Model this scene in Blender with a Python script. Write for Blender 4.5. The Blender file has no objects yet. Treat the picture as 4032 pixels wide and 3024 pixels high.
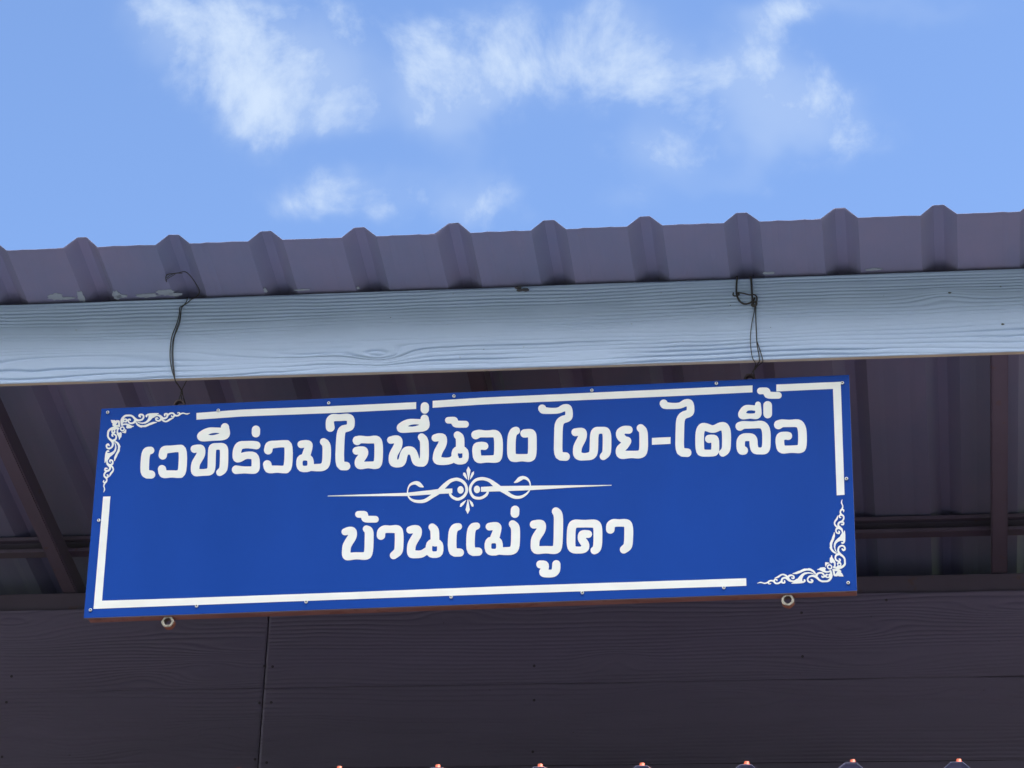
import bpy, bmesh, math, random
import numpy as np
from mathutils import Matrix, Vector

# ------------------------------------------------------------------ camera
SC = bpy.context.scene
COL = SC.collection
Z0 = 4.50                    # height of the sign's centre above the ground
cam_d = bpy.data.cameras.new('camera'); cam = bpy.data.objects.new('camera', cam_d); COL.objects.link(cam)
cam_d.sensor_fit = 'HORIZONTAL'; cam_d.sensor_width = 36.0; cam_d.lens = 36.0 * 11500 / 4032
cam_d.clip_start = 0.05; cam_d.clip_end = 3000
cam.location = (1.2011, -6.8956, -2.9515 + Z0)
cam.matrix_world = Matrix(((0.989464, 0.030578, 0.141516, 0), (0.141038, -0.424414, -0.894417, 0), (0.032712, 0.904952, -0.424255, 0), (0, 0, 0, 1)))
cam.location = (1.2011, -6.8956, -2.9515 + Z0)
SC.camera = cam

# ------------------------------------------------------------------ light
SUN_TO = Vector((0.45, -0.112, 0.886)).normalized()      # direction towards the sun: high, from the right
sun_d = bpy.data.lights.new('sun', 'SUN'); sun = bpy.data.objects.new('sun', sun_d); COL.objects.link(sun)
sun_d.energy = 4.0; sun_d.angle = math.radians(0.53); sun_d.color = (1.0, 0.975, 0.935)
sun.location = (4, -4, 12)
sun.rotation_euler = SUN_TO.to_track_quat('Z', 'Y').to_euler()

world = bpy.data.worlds.new('World'); SC.world = world; world.use_nodes = True
def build_sky():
    nt = world.node_tree; N = nt.nodes; LK = nt.links; N.clear()
    out = N.new('ShaderNodeOutputWorld'); bg = N.new('ShaderNodeBackground'); LK.new(bg.outputs[0], out.inputs[0])
    bg.inputs['Strength'].default_value = 0.15
    sky = N.new('ShaderNodeTexSky'); sky.sky_type = 'NISHITA'; sky.sun_disc = False
    sky.sun_elevation = math.asin(SUN_TO.z); sky.sun_rotation = math.atan2(SUN_TO.x, SUN_TO.y)
    sky.altitude = 300; sky.air_density = 1.0; sky.dust_density = 0.6; sky.ozone_density = 4.0
    tc = N.new('ShaderNodeTexCoord')
    def math_(op, a, b=None, clamp=False, c=None):
        n = N.new('ShaderNodeMath'); n.operation = op; n.use_clamp = clamp
        for i, v in enumerate((a, b, c)):
            if v is None: continue
            if isinstance(v, (int, float)): n.inputs[i].default_value = v
            else: LK.new(v, n.inputs[i])
        return n.outputs[0]
    def vmath(op, a, b=None, c=None):
        n = N.new('ShaderNodeVectorMath'); n.operation = op
        for i, v in enumerate((a, b, c)):
            if v is None: continue
            if isinstance(v, tuple): n.inputs[i].default_value = v
            else: LK.new(v, n.inputs[i])
        return n
    def noise(vec, scale, detail, rough, dist=0.0, dims='3D'):
        n = N.new('ShaderNodeTexNoise'); n.noise_dimensions = dims; LK.new(vec, n.inputs['Vector'])
        n.inputs['Scale'].default_value = scale; n.inputs['Detail'].default_value = detail
        n.inputs['Roughness'].default_value = rough; n.inputs['Distortion'].default_value = dist
        return n
    def ramp(v, lo, hi):
        n = N.new('ShaderNodeMapRange'); n.interpolation_type = 'SMOOTHSTEP'; LK.new(v, n.inputs[0])
        n.inputs[1].default_value = lo; n.inputs[2].default_value = hi
        return n.outputs[0]
    d = tc.outputs['Generated']
    sep = N.new('ShaderNodeSeparateXYZ'); LK.new(d, sep.inputs[0])
    # cloud banks, placed by bearing and height above the horizon (direction / its northward component)
    yy = math_('MAXIMUM', sep.outputs['Y'], 0.02)
    cmb = N.new('ShaderNodeCombineXYZ')
    LK.new(math_('DIVIDE', sep.outputs['X'], yy), cmb.inputs[0]); LK.new(math_('DIVIDE', sep.outputs['Z'], yy), cmb.inputs[1])
    front = ramp(sep.outputs['Y'], 0.25, 0.5)
    wn = noise(d, 14.0, 4.0, 0.62)
    warp = vmath('MULTIPLY_ADD', vmath('SUBTRACT', wn.outputs['Color'], (0.5, 0.5, 0.5)).outputs[0], (0.06, 0.06, 0.0), cmb.outputs[0]).outputs[0]
    total = None
    for (u, v, ru, rv, amp) in CLOUDS:
        q = vmath('MULTIPLY_ADD', warp, (1 / ru, 1 / rv, 0.0), (-u / ru, -v / rv, 0.0)).outputs[0]
        dd = vmath('DOT_PRODUCT', q, q).outputs['Value']
        e = math_('EXPONENT', math_('MULTIPLY', dd, -1.0))
        total = math_('MULTIPLY', e, amp) if total is None else math_('MULTIPLY_ADD', e, amp, c=total)
    near = math_('MULTIPLY', total, front)
    fine = noise(d, 24.0, 7.0, 0.62, 0.25)
    # density: the bank's mass eaten away by fine turbulence, so edges fray into wisps
    near = math_('MULTIPLY', ramp(near, -0.15, 1.25), 0.92)
    tex = math_('MULTIPLY_ADD', fine.outputs['Fac'], 3.4, c=-1.80)
    bank = math_('ADD', near, math_('MULTIPLY', tex, ramp(near, 0.0, 0.45)))
    bank = math_('MULTIPLY', ramp(bank, 0.05, 1.35), 0.98)
    veil = math_('MULTIPLY', ramp(near, 0.06, 1.2), 0.42)
    bank = math_('MAXIMUM', bank, veil)
    # broken cloud out of view, overbright to light the sign and fascia
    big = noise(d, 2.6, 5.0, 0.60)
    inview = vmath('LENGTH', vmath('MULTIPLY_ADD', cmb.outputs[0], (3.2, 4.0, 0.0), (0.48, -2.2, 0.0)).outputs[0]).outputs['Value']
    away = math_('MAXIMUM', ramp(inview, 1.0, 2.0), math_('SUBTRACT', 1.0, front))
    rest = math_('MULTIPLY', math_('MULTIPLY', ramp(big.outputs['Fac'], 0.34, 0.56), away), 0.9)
    tint = N.new('ShaderNodeMix'); tint.data_type = 'RGBA'; tint.blend_type = 'MULTIPLY'; tint.inputs[0].default_value = 1.0
    LK.new(sky.outputs[0], tint.inputs[6]); tint.inputs[7].default_value = SKY_TINT
    mix = N.new('ShaderNodeMix'); mix.data_type = 'RGBA'
    LK.new(bank, mix.inputs[0]); LK.new(tint.outputs[2], mix.inputs[6]); mix.inputs[7].default_value = CLOUD_COL
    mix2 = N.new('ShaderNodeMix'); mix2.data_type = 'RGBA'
    LK.new(rest, mix2.inputs[0]); LK.new(mix.outputs[2], mix2.inputs[6]); mix2.inputs[7].default_value = FILL_CLOUD_COL
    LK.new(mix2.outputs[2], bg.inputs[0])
SKY_TINT = (0.450, 0.460, 0.495, 1)          # the sky alone at about 0.07 strength
CLOUD_COL = (1.26, 1.52, 1.92, 1)            # thin cloud in the banks ahead
FILL_CLOUD_COL = (13.5, 13.3, 13.0, 1)          # unseen cloud, raised above real cloud brightness as fill light
CLOUDS = [(-0.315, 0.6497, 0.0218, 0.0203, 0.55), (-0.2921, 0.635, 0.0255, 0.0234, 0.62), (-0.2674, 0.6448, 0.0274, 0.019, 0.5), (-0.2746, 0.6097, 0.0232, 0.0175, 0.5), (-0.2471, 0.6017, 0.0268, 0.0205, 0.85), (-0.2389, 0.6254, 0.0251, 0.0263, 0.85), (-0.231, 0.588, 0.0209, 0.0107, 0.45), (-0.1937, 0.645, 0.0173, 0.0111, 0.4), (-0.1969, 0.6078, 0.0152, 0.0259, 0.85), (-0.1755, 0.6198, 0.0227, 0.0228, 0.9), (-0.1673, 0.602, 0.0188, 0.015, 0.7), (-0.1873, 0.5837, 0.0113, 0.0117, 0.5), (-0.134, 0.6175, 0.0187, 0.0194, 0.55), (-0.1136, 0.6317, 0.0187, 0.0217, 0.62), (-0.1076, 0.6053, 0.0241, 0.016, 0.72), (-0.067, 0.6064, 0.022, 0.0212, 1.0), (-0.0596, 0.6243, 0.0092, 0.0129, 0.4), (-0.0416, 0.5829, 0.0253, 0.0187, 0.9), (-0.0634, 0.5756, 0.0163, 0.0125, 0.5), (-0.1072, 0.5735, 0.0201, 0.0136, 0.75), (-0.0779, 0.5596, 0.0199, 0.0083, 0.4), (-0.2234, 0.5548, 0.0281, 0.0115, 0.72), (-0.1778, 0.5558, 0.0167, 0.0145, 0.8), (-0.0484, 0.6345, 0.0239, 0.0098, 0.65), (-0.0006, 0.6351, 0.0381, 0.0097, 0.5), (-0.1197, 0.5512, 0.0146, 0.0093, 0.45)]
build_sky()
vs = SC.view_settings
vs.view_transform = 'Standard'; vs.look = 'None'; vs.exposure = 1.8; vs.gamma = 1.0; vs.use_curve_mapping = False
SC.render.engine = 'CYCLES'
SC.cycles.max_bounces = 6; SC.cycles.diffuse_bounces = 4

# ------------------------------------------------------------------ helpers
def rgba(c): return (c[0], c[1], c[2], 1.0)
def material(name, col, rough=0.6, spec=0.4, metal=0.0, var=0.0, vscale=(8, 8, 8), spots=None, bump=0.0, bscale=60, coat=0.0, col2=None):
    """principled with large soft colour variation, optional speckles, and fine bump; object coordinates"""
    m = bpy.data.materials.new(name); m.use_nodes = True; nt = m.node_tree; N = nt.nodes; LK = nt.links
    b = N['Principled BSDF']; b.inputs['Roughness'].default_value = rough; b.inputs['Metallic'].default_value = metal
    b.inputs['Specular IOR Level'].default_value = spec; b.inputs['Coat Weight'].default_value = coat
    b.inputs['Base Color'].default_value = rgba(col)
    tc = N.new('ShaderNodeTexCoord'); mp = N.new('ShaderNodeMapping'); mp.inputs['Scale'].default_value = vscale
    LK.new(tc.outputs['Object'], mp.inputs[0])
    cur = None
    if var > 0:
        n = N.new('ShaderNodeTexNoise'); n.inputs['Scale'].default_value = 1.0; n.inputs['Detail'].default_value = 7; n.inputs['Roughness'].default_value = 0.62
        LK.new(mp.outputs[0], n.inputs['Vector'])
        mr = N.new('ShaderNodeMapRange'); mr.inputs[1].default_value = 0.28; mr.inputs[2].default_value = 0.72
        LK.new(n.outputs['Fac'], mr.inputs[0])
        mx = N.new('ShaderNodeMix'); mx.data_type = 'RGBA'; LK.new(mr.outputs[0], mx.inputs[0])
        c2 = col2 or tuple(v * (1 + var) for v in col); c1 = tuple(v * (1 - var) for v in col)
        mx.inputs[6].default_value = rgba(c1); mx.inputs[7].default_value = rgba(c2)
        cur = mx.outputs[2]
        rr = N.new('ShaderNodeMapRange'); LK.new(n.outputs['Fac'], rr.inputs[0]); rr.inputs[1].default_value = 0.3; rr.inputs[2].default_value = 0.7
        rr.inputs[3].default_value = max(0.02, rough - 0.1); rr.inputs[4].default_value = min(1, rough + 0.1)
        LK.new(rr.outputs[0], b.inputs['Roughness'])
    if spots:
        sc_, thr, scol, amt = spots
        v = N.new('ShaderNodeTexNoise'); v.inputs['Scale'].default_value = sc_; v.inputs['Detail'].default_value = 3
        LK.new(tc.outputs['Object'], v.inputs['Vector'])
        mr = N.new('ShaderNodeMapRange'); mr.inputs[1].default_value = thr; mr.inputs[2].default_value = thr + 0.06; mr.inputs[4].default_value = amt
        LK.new(v.outputs['Fac'], mr.inputs[0])
        mx = N.new('ShaderNodeMix'); mx.data_type = 'RGBA'; LK.new(mr.outputs[0], mx.inputs[0])
        if cur: LK.new(cur, mx.inputs[6])
        else: mx.inputs[6].default_value = rgba(col)
        mx.inputs[7].default_value = rgba(scol); cur = mx.outputs[2]
    if cur: LK.new(cur, b.inputs['Base Color'])
    if bump > 0:
        n = N.new('ShaderNodeTexNoise'); n.inputs['Scale'].default_value = bscale; n.inputs['Detail'].default_value = 6
        LK.new(tc.outputs['Object'], n.inputs['Vector'])
        bp = N.new('ShaderNodeBump'); bp.inputs['Strength'].default_value = bump; bp.inputs['Distance'].default_value = 0.002
        LK.new(n.outputs['Fac'], bp.inputs['Height']); LK.new(bp.outputs[0], b.inputs['Normal'])
    return m

M = {
 'fascia': material('fascia_paint', (0.430, 0.545, 0.775), 0.55, 0.35, var=0.05, vscale=(1.5, 6, 9), spots=(55, 0.735, (0.20, 0.19, 0.18), 0.6), bump=0.25, bscale=420),
 'board_edge': material('board_core', (0.50, 0.43, 0.36), 0.9, 0.2, var=0.12, vscale=(6, 20, 20)),
 'roof_under': material('roof_underside_paint', (0.190, 0.220, 0.385), 0.50, 0.38, var=0.10, col2=(0.235, 0.220, 0.365), vscale=(4.2, 2.0, 6), spots=(38, 0.74, (0.26, 0.24, 0.24), 0.5), bump=0.15, bscale=30),
 'roof_top': material('roof_top_paint', (0.15, 0.062, 0.052), 0.5, 0.40, var=0.12, vscale=(2, 2, 6)),
 'wall': material('wall_paint', (0.200, 0.176, 0.300), 0.60, 0.35, var=0.09, vscale=(1.2, 4, 5), spots=(70, 0.75, (0.05, 0.045, 0.05), 0.7), bump=0.3, bscale=380),
 'steel': material('red_oxide_steel', (0.138, 0.116, 0.180), 0.55, 0.35, var=0.14, vscale=(5, 3, 5), spots=(26, 0.66, (0.17, 0.10, 0.09), 0.5)),
 'frame': material('sign_frame_primer', (0.215, 0.110, 0.105), 0.6, 0.35, var=0.25, vscale=(9, 30, 30), spots=(24, 0.60, (0.16, 0.07, 0.06), 0.7)),
 'blue': material('blue_sheet', (0.0020, 0.048, 0.315), 0.46, 0.13, var=0.09, vscale=(2.6, 2, 1.1), spots=(95, 0.745, (0.10, 0.18, 0.45), 0.45)),
 'panel_edge': material('sheet_edge', (0.30, 0.32, 0.42), 0.6, 0.3, var=0.2, vscale=(8, 8, 8)),
 'vinyl': material('white_vinyl', (0.760, 0.780, 0.785), 0.45, 0.35, var=0.05, vscale=(11, 5, 16), spots=(70, 0.765, (0.42, 0.42, 0.40), 0.5)),
 'zinc': material('zinc_screw', (0.62, 0.63, 0.64), 0.38, 0.5, metal=0.75, var=0.08, vscale=(300, 300, 300)),
 'recess': material('screw_recess', (0.10, 0.10, 0.11), 0.6, 0.3, metal=0.5),
 'nut': material('bare_nut_steel', (0.30, 0.285, 0.26), 0.45, 0.5, metal=0.85, var=0.3, vscale=(90, 90, 90)),
 'rust': material('rusty_primer', (0.24, 0.10, 0.075), 0.75, 0.3, var=0.3, vscale=(120, 120, 120)),
 'dark_rust': material('dark_rust', (0.11, 0.085, 0.10), 0.8, 0.2, var=0.3, vscale=(120, 120, 120)),
 'weld': material('weld_bead', (0.42, 0.36, 0.33), 0.55, 0.4, metal=0.3, var=0.3, vscale=(200, 200, 200)),
 'wire': material('black_wire', (0.035, 0.033, 0.035), 0.55, 0.4, var=0.2, vscale=(60, 60, 60)),
 'residue': material('pale_paint_smear', (0.32, 0.37, 0.46), 0.7, 0.3, var=0.05, vscale=(40, 40, 40)),
 'dirt': material('dark_dirt', (0.085, 0.085, 0.10), 0.9, 0.2, var=0.4, vscale=(150, 150, 150)),
 'nail': material('nail_head_paint', (0.075, 0.068, 0.10), 0.7, 0.3, var=0.2, vscale=(100, 100, 100)),
 'cap': material('orange_screw_cap', (0.40, 0.075, 0.035), 0.55, 0.35, var=0.12, vscale=(90, 90, 90)),
 'concrete': material('concrete_ground', (0.076, 0.079, 0.086), 0.85, 0.3, var=0.14, vscale=(0.6, 0.6, 0.6), bump=0.4, bscale=14),
 'leaves': material('added_tree_leaves', (0.055, 0.085, 0.028), 0.6, 0.3, var=0.4, vscale=(0.5, 0.5, 0.5)),
 'grass': material('grass_ground', (0.075, 0.10, 0.035), 0.9, 0.2, var=0.35, vscale=(0.8, 0.8, 0.8), bump=0.8, bscale=20),
}

def link(name, me, mats, parent=None):
    o = bpy.data.objects.new(name, me); COL.objects.link(o)
    if not isinstance(mats, (list, tuple)): mats = [mats]
    if not me.materials:
        for m in mats: me.materials.append(M[m])
    if parent: o.parent = parent
    return o
def mesh_from(verts, faces, mi=None, smooth=False):
    me = bpy.data.meshes.new('mesh'); me.from_pydata([tuple(v) for v in verts], [], faces)
    if mi is not None: me.polygons.foreach_set('material_index', mi)
    if smooth: me.polygons.foreach_set('use_smooth', [True] * len(me.polygons))
    me.update(); return me
def thing(name, label, cat, loc=(0, 0, 0), group=None):
    o = bpy.data.objects.new(name, None); o.empty_display_size = 0.1; COL.objects.link(o); o.location = loc
    o['label'] = label; o['category'] = cat
    if group: o['group'] = group
    return o
def box_mesh(x0, x1, y0, y1, z0, z1, bev=0.0):
    bm = bmesh.new(); bmesh.ops.create_cube(bm, size=1.0)
    for v in bm.verts:
        v.co = Vector(((x0 + x1) / 2 + v.co.x * (x1 - x0), (y0 + y1) / 2 + v.co.y * (y1 - y0), (z0 + z1) / 2 + v.co.z * (z1 - z0)))
    if bev > 0: bmesh.ops.bevel(bm, geom=bm.edges[:], offset=bev, segments=2, affect='EDGES', profile=0.6)
    me = bpy.data.meshes.new('mesh'); bm.to_mesh(me); bm.free(); return me
def lathe(profile, seg, axis='y', mi_fn=None, smooth=True, hexa=None):
    """profile of (radius, height) along -y (towards the viewer) or +z"""
    vs_, fs, mi = [], [], []
    for (r, h) in profile:
        for k in range(seg):
            a = 2 * math.pi * k / seg
            x, y = r * math.cos(a), r * math.sin(a)
            vs_.append((x, -h, y) if axis == 'y' else (x, y, h))
    for i in range(len(profile) - 1):
        for k in range(seg):
            a, b = i * seg + k, i * seg + (k + 1) % seg
            c, d = b + seg, a + seg
            fs.append((a, b, c, d)); mi.append(mi_fn(i) if mi_fn else 0)
    fs.append(tuple(range(seg))[::-1]); mi.append(0)
    fs.append(tuple((len(profile) - 1) * seg + k for k in range(seg))); mi.append(mi_fn(len(profile) - 1) if mi_fn else 0)
    me = mesh_from(vs_, fs, mi, False)
    if smooth: 
        for p in me.polygons: p.use_smooth = len(p.vertices) == 4
    return me
def catmull(pts, n=6):
    P = [Vector(p) for p in pts]; out = []
    for i in range(len(P) - 1):
        p0 = P[i - 1] if i else 2 * P[0] - P[1]; p1, p2 = P[i], P[i + 1]
        p3 = P[i + 2] if i + 2 < len(P) else 2 * P[-1] - P[-2]
        for k in range(n):
            t = k / n
            out.append(0.5 * ((2 * p1) + (p2 - p0) * t + (2 * p0 - 5 * p1 + 4 * p2 - p3) * t * t + (3 * p1 - p0 - 3 * p2 + p3) * t ** 3))
    out.append(P[-1]); return out
def tube_mesh(pts, r, seg=7, smooth_path=True, closed=False):
    P = catmull(pts) if smooth_path else [Vector(p) for p in pts]
    vs_, fs = [], []; n = len(P); prev = Vector((0, 0, 1))
    for i, p in enumerate(P):
        t = (P[min(i + 1, n - 1)] - P[max(i - 1, 0)])
        t = t.normalized() if t.length > 1e-9 else Vector((0, 0, 1))
        u = prev - t * prev.dot(t)
        if u.length < 1e-4: u = t.orthogonal()
        u.normalize(); prev = u; w = t.cross(u)
        for k in range(seg):
            a = 2 * math.pi * k / seg
            vs_.append(p + (u * math.cos(a) + w * math.sin(a)) * r)
    for i in range(n - 1):
        for k in range(seg):
            a, b = i * seg + k, i * seg + (k + 1) % seg
            fs.append((a, b, b + seg, a + seg))
    fs.append(tuple(range(seg))[::-1]); fs.append(tuple((n - 1) * seg + k for k in range(seg)))
    return mesh_from(vs_, fs, None, True)

# value noise on a lattice, for shapes (numpy)
def vnoise(x, z, seed):
    rs = np.random.RandomState(seed); T = rs.rand(256, 256)
    xi = np.floor(x).astype(int); zi = np.floor(z).astype(int); fx = x - xi; fz = z - zi
    fx = fx * fx * (3 - 2 * fx); fz = fz * fz * (3 - 2 * fz)
    g = lambda a, b: T[a % 256, b % 256]
    return (g(xi, zi) * (1 - fx) + g(xi + 1, zi) * fx) * (1 - fz) + (g(xi, zi + 1) * (1 - fx) + g(xi + 1, zi + 1) * fx) * fz - 0.5

def grain_board(x0, x1, z0, z1, y_front, thick, seed, dx, dz, sp, depth, width, knots, edge_mat=True, tilt=0.0, top_soft=1.0, mid_soft=1.0, arris=0.0016):
    """a fibre cement plank whose front carries real pressed wood grain: grooves follow the level lines of a warped field"""
    nx = max(2, int((x1 - x0) / dx)); nz = max(2, int((z1 - z0) / dz))
    xs = np.linspace(x0, x1, nx + 1); zs = np.linspace(z0, z1, nz + 1)
    X, Z = np.meshgrid(xs, zs); t = (Z - z0) / (z1 - z0)
    # phase: integral of 1/spacing from bottom to top
    tt = np.linspace(0, 1, 200); s = np.interp(tt, [a for a, _ in sp], [b for _, b in sp])
    ph1 = np.concatenate([[0], np.cumsum((z1 - z0) / 199 / ((s[1:] + s[:-1]) / 2))])
    ph = np.interp(t, tt, ph1); spz = np.interp(t, tt, s)
    ph = ph + 2.0 * vnoise(X / 0.85, Z / 0.16, seed) + 0.9 * vnoise(X / 0.30 + 9, Z / 0.07, seed + 1) + 0.22 * vnoise(X / 0.07, Z / 0.03, seed + 2)
    for (kx, kz, lx, lz, amp) in knots:
        ph = ph + amp * np.exp(-((X - kx) / lx) ** 2 - ((Z - kz) / lz) ** 2)
    g = np.abs(ph - np.floor(ph) - 0.5) * spz
    on = np.clip(0.62 + 1.5 * vnoise(X / 0.30 + 40, ph * 0.63, seed + 3), 0.0, 1.0)
    w = width * (0.75 + 0.5 * (vnoise(X / 0.2, ph * 0.9, seed + 4) + 0.5))
    dep = depth * np.interp(t, [0, 0.26, 0.34, 0.44, 0.52, 1.0], [1.0, 1.0, mid_soft, mid_soft, top_soft, top_soft])
    Y = y_front + dep * on * np.exp(-(g / w) ** 2) + 0.0004 * vnoise(X / 0.02, Z / 0.004, seed + 5)
    em = np.minimum(np.minimum(Z - z0, z1 - Z), np.minimum(X - x0, x1 - X))
    Y = Y + arris * np.clip(1 - em / 0.0025, 0, 1) ** 2 + tilt * (Z - z0)
    V = np.stack([X, Y, Z], -1).reshape(-1, 3)
    nv = nx + 1; idx = np.arange((nz + 1) * nv).reshape(nz + 1, nv)
    F = np.stack([idx[:-1, :-1], idx[:-1, 1:], idx[1:, 1:], idx[1:, :-1]], -1).reshape(-1, 4).tolist()
    verts = V.tolist(); nF = len(F)
    b0 = len(verts)
    verts += [[x0, y_front + thick, z0], [x1, y_front + thick, z0], [x1, y_front + thick, z1], [x0, y_front + thick, z1]]
    F.append((b0, b0 + 3, b0 + 2, b0 + 1))
    F.append(tuple(idx[0, ::-1].tolist()) + (b0, b0 + 1)); F.append(tuple(idx[-1, :].tolist()) + (b0 + 2, b0 + 3))
    F.append(tuple(idx[:, 0].tolist()) + (b0 + 3, b0)); F.append(tuple(idx[::-1, -1].tolist()) + (b0 + 1, b0 + 2))
    mi = [0] * nF + [0] + [1 if edge_mat else 0] * 4
    me = mesh_from(verts, F, mi)
    sm = np.zeros(len(me.polygons), bool); sm[:nF] = True; me.polygons.foreach_set('use_smooth', sm.tolist())
    return me

# ------------------------------------------------------------------ setting
def sheet(name, x0, x1, y0, y1, z, mat):
    o = link(name, mesh_from([(x0, y0, z), (x1, y0, z), (x1, y1, z), (x0, y1, z)], [(0, 1, 2, 3)]), mat); o['kind'] = 'structure'; return o
sheet('ground', -1200, 1200, -1200, 1200, 0.0, 'grass')
sheet('forecourt_pavement', -11, 11, -16, 9.0, 0.004, 'concrete')

def added_treeline():
    # unseen band of leaf clumps, added to block low sky light on the fascia
    rs = np.random.RandomState(8); V = []; F = []
    n = 16000
    ang = rs.uniform(-2.75, -0.39, n); rad = 27 + rs.uniform(0, 7, n)
    top = 19.5 + 2.0 * np.sin(ang * 9) + 1.5 * np.sin(ang * 23 + 1)
    h = top * rs.rand(n) ** 0.7
    for i in range(n):
        c = np.array([rad[i] * math.cos(ang[i]), rad[i] * math.sin(ang[i]) + 4, max(0.6, h[i])])
        a = rs.normal(size=3); a /= np.linalg.norm(a); b = np.cross(a, rs.normal(size=3)); b /= np.linalg.norm(b)
        s_ = rs.uniform(0.5, 1.0); k = len(V)
        V += [c + a * s_, c + b * s_ * 0.7, c - a * s_, c - b * s_ * 0.7]; F.append((k, k + 1, k + 2, k + 3))
    o = link('added_treeline', mesh_from(V, F), 'leaves'); o['kind'] = 'stuff'
    o['label'] = 'band of green trees added out of view to block low sky light'; o['category'] = 'trees'
added_treeline()

# ------------------------------------------------------------------ stage building
B = thing('stage_building', 'stage building with brown ribbed metal roof, pale wood grain fascia and dark plank wall', 'building', (0, 0, Z0))
SLOPE = math.tan(math.radians(12.0)); RIB0 = -0.775; PITCH = 0.2515
def roof_z(y): return 0.597 - (y + 0.04) * SLOPE        # underside of the pans
def ribbed_sheet(x_start, nribs, y0, y1, zf, seed, lift0=0.0022, ny=10, thick=0.0007):
    """trapezoidal sheet from the rib at x_start to the rib nribs further on; the first rib laps over its neighbour"""
    rs = random.Random(seed); prof = []
    hb, ht, hh = 0.0455, 0.0125, 0.0285
    for k in range(nribs + 1):
        xc = x_start + k * PITCH; lap = lift0 if k == 0 else 0.0
        a = hb + (0.003 if k == 0 else 0); top = hh + lap
        if k == 0: prof += [(xc - a - 0.016, lap * 0.6), (xc - a, lap * 0.6)]
        else: prof += [(xc - hb - 0.001, 0.0)]
        prof += [(xc - ht - 0.002, top - 0.001), (xc - ht, top), (xc + ht, top), (xc + ht + 0.002, top - 0.001)]
        if k < nribs:
            prof += [(xc + hb + 0.001, 0.0)]
            for s_ in (0.30, 0.36, 0.5, 0.64, 0.70):        # faint stiffening swages in the pan
                prof.append((xc + s_ * PITCH, 0.0012 if s_ in (0.36, 0.64) else 0.0))
        else:
            prof += [(xc + hb * 0.72, hh * 0.42)]
    ys = [y0, y0 + 0.03, y0 + 0.10, y0 + 0.21] + list(np.linspace(y0 + 0.32, y1, ny)); n = len(prof)
    V, F, mi = [], [], []
    wob = [rs.uniform(-1, 1) for _ in prof]
    for layer in (0, 1):
        for y in ys:
            w = max(0.0, 1 - (y - y0) / 0.25)
            for i, (x, h) in enumerate(prof):
                V.append((x, y + 0.0012 * w * wob[i], zf(y) + h + layer * thick + 0.0014 * w * wob[i] * (h < 0.01)))
    m = len(ys) * n
    for j in range(len(ys) - 1):
        for i in range(n - 1):
            a = j * n + i
            F.append((a, a + n, a + n + 1, a + 1)); mi.append(0)
            F.append((m + a, m + a + 1, m + a + n + 1, m + a + n)); mi.append(1)
    for i in range(n - 1):
        F.append((i, i + 1, m + i + 1, m + i)); mi.append(0)
        a = (len(ys) - 1) * n + i; F.append((a, m + a, m + a + 1, a + 1)); mi.append(0)
    for j in range(len(ys) - 1):
        a = j * n; F.append((a, m + a, m + a + n, a + n)); mi.append(1)
        a = j * n + n - 1; F.append((a, a + n, m + a + n, m + a)); mi.append(1)
    return mesh_from(V, F, mi)
for s in range(6):
    k = 1 + 4 * (s - 2)
    link('roof_sheet', ribbed_sheet(RIB0 + (k - 2) * PITCH, 4, -0.25, 4.4, roof_z, 10 + s), ['roof_under', 'roof_top'], B)

# pale paint smears where the fascia was painted, on the underside of the sheets
def smear(x, y, w, d, seed):
    rs = random.Random(seed); n = 22; pts = []
    for i in range(n):
        a = 2 * math.pi * i / n; r = 1 + rs.uniform(-0.28, 0.28)
        px, py = x + w * 0.5 * r * math.cos(a), min(y + 0.0, y) + d * (0.5 * r * math.sin(a))
        pts.append((px, py))
    V = [(px, py, roof_z(py) - 0.0016) for px, py in pts] + [(px, py, roof_z(py) - 0.0003) for px, py in pts]
    F = [tuple(range(n))[::-1]] + [(i, (i + 1) % n, n + (i + 1) % n, n + i) for i in range(n)]
    return mesh_from(V, F)
for i, (x, y, w, d) in enumerate(SMEARS := [(-1.1464, -0.0534, 0.0423, 0.0276), (-1.1146, -0.046, 0.0423, 0.0085), (-1.078, -0.0529, 0.0183, 0.0467), (-0.9774, -0.0507, 0.021, 0.0381), (-0.966, -0.046, 0.0351, 0.0128), (-0.8932, -0.0461, 0.063, 0.017), (-0.8412, -0.0562, 0.0489, 0.0232), (-0.817, -0.046, 0.0419, 0.0127), (-0.5645, -0.0496, 0.0097, 0.0169), (-0.4638, -0.0462, 0.0415, 0.0063), (0.7892, -0.046, 0.0306, 0.0103), (-0.3105, -0.0463, 0.0069, 0.0105), (1.0648, -0.046, 0.0396, 0.0082)]):
    link('paint_smear', smear(x, y, w, d, i + 3), 'residue', B)

# fascia: one long plank in view, neighbours butted beyond the frame
FZ0, FZ1, FY = 0.348, 0.588, -0.040
fascia = link('fascia_board', grain_board(-2.0, 2.0, FZ0, FZ1, FY, 0.016, 5, 0.006, 0.0016,
    [(0, 0.018), (0.30, 0.016), (0.42, 0.0105), (1, 0.0095)], 0.0055, 0.0024,
    [(-0.245, FZ0 + 0.046, 0.075, 0.024, 3.2), (-0.43, FZ0 + 0.058, 0.17, 0.016, 1.5), (1.24, FZ0 + 0.165, 0.08, 0.02, -1.6), (0.72, FZ0 + 0.085, 0.3, 0.02, 1.2), (-1.0, FZ0 + 0.075, 0.3, 0.016, -1.2)], top_soft=0.55, mid_soft=0.30), ['fascia', 'board_edge'], B)
for x0, x1 in ((-3.1, -2.003), (2.003, 3.1)):
    link('fascia_board', box_mesh(x0, x1, FY, FY + 0.016, FZ0, FZ1, 0.001), 'fascia', B)

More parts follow.
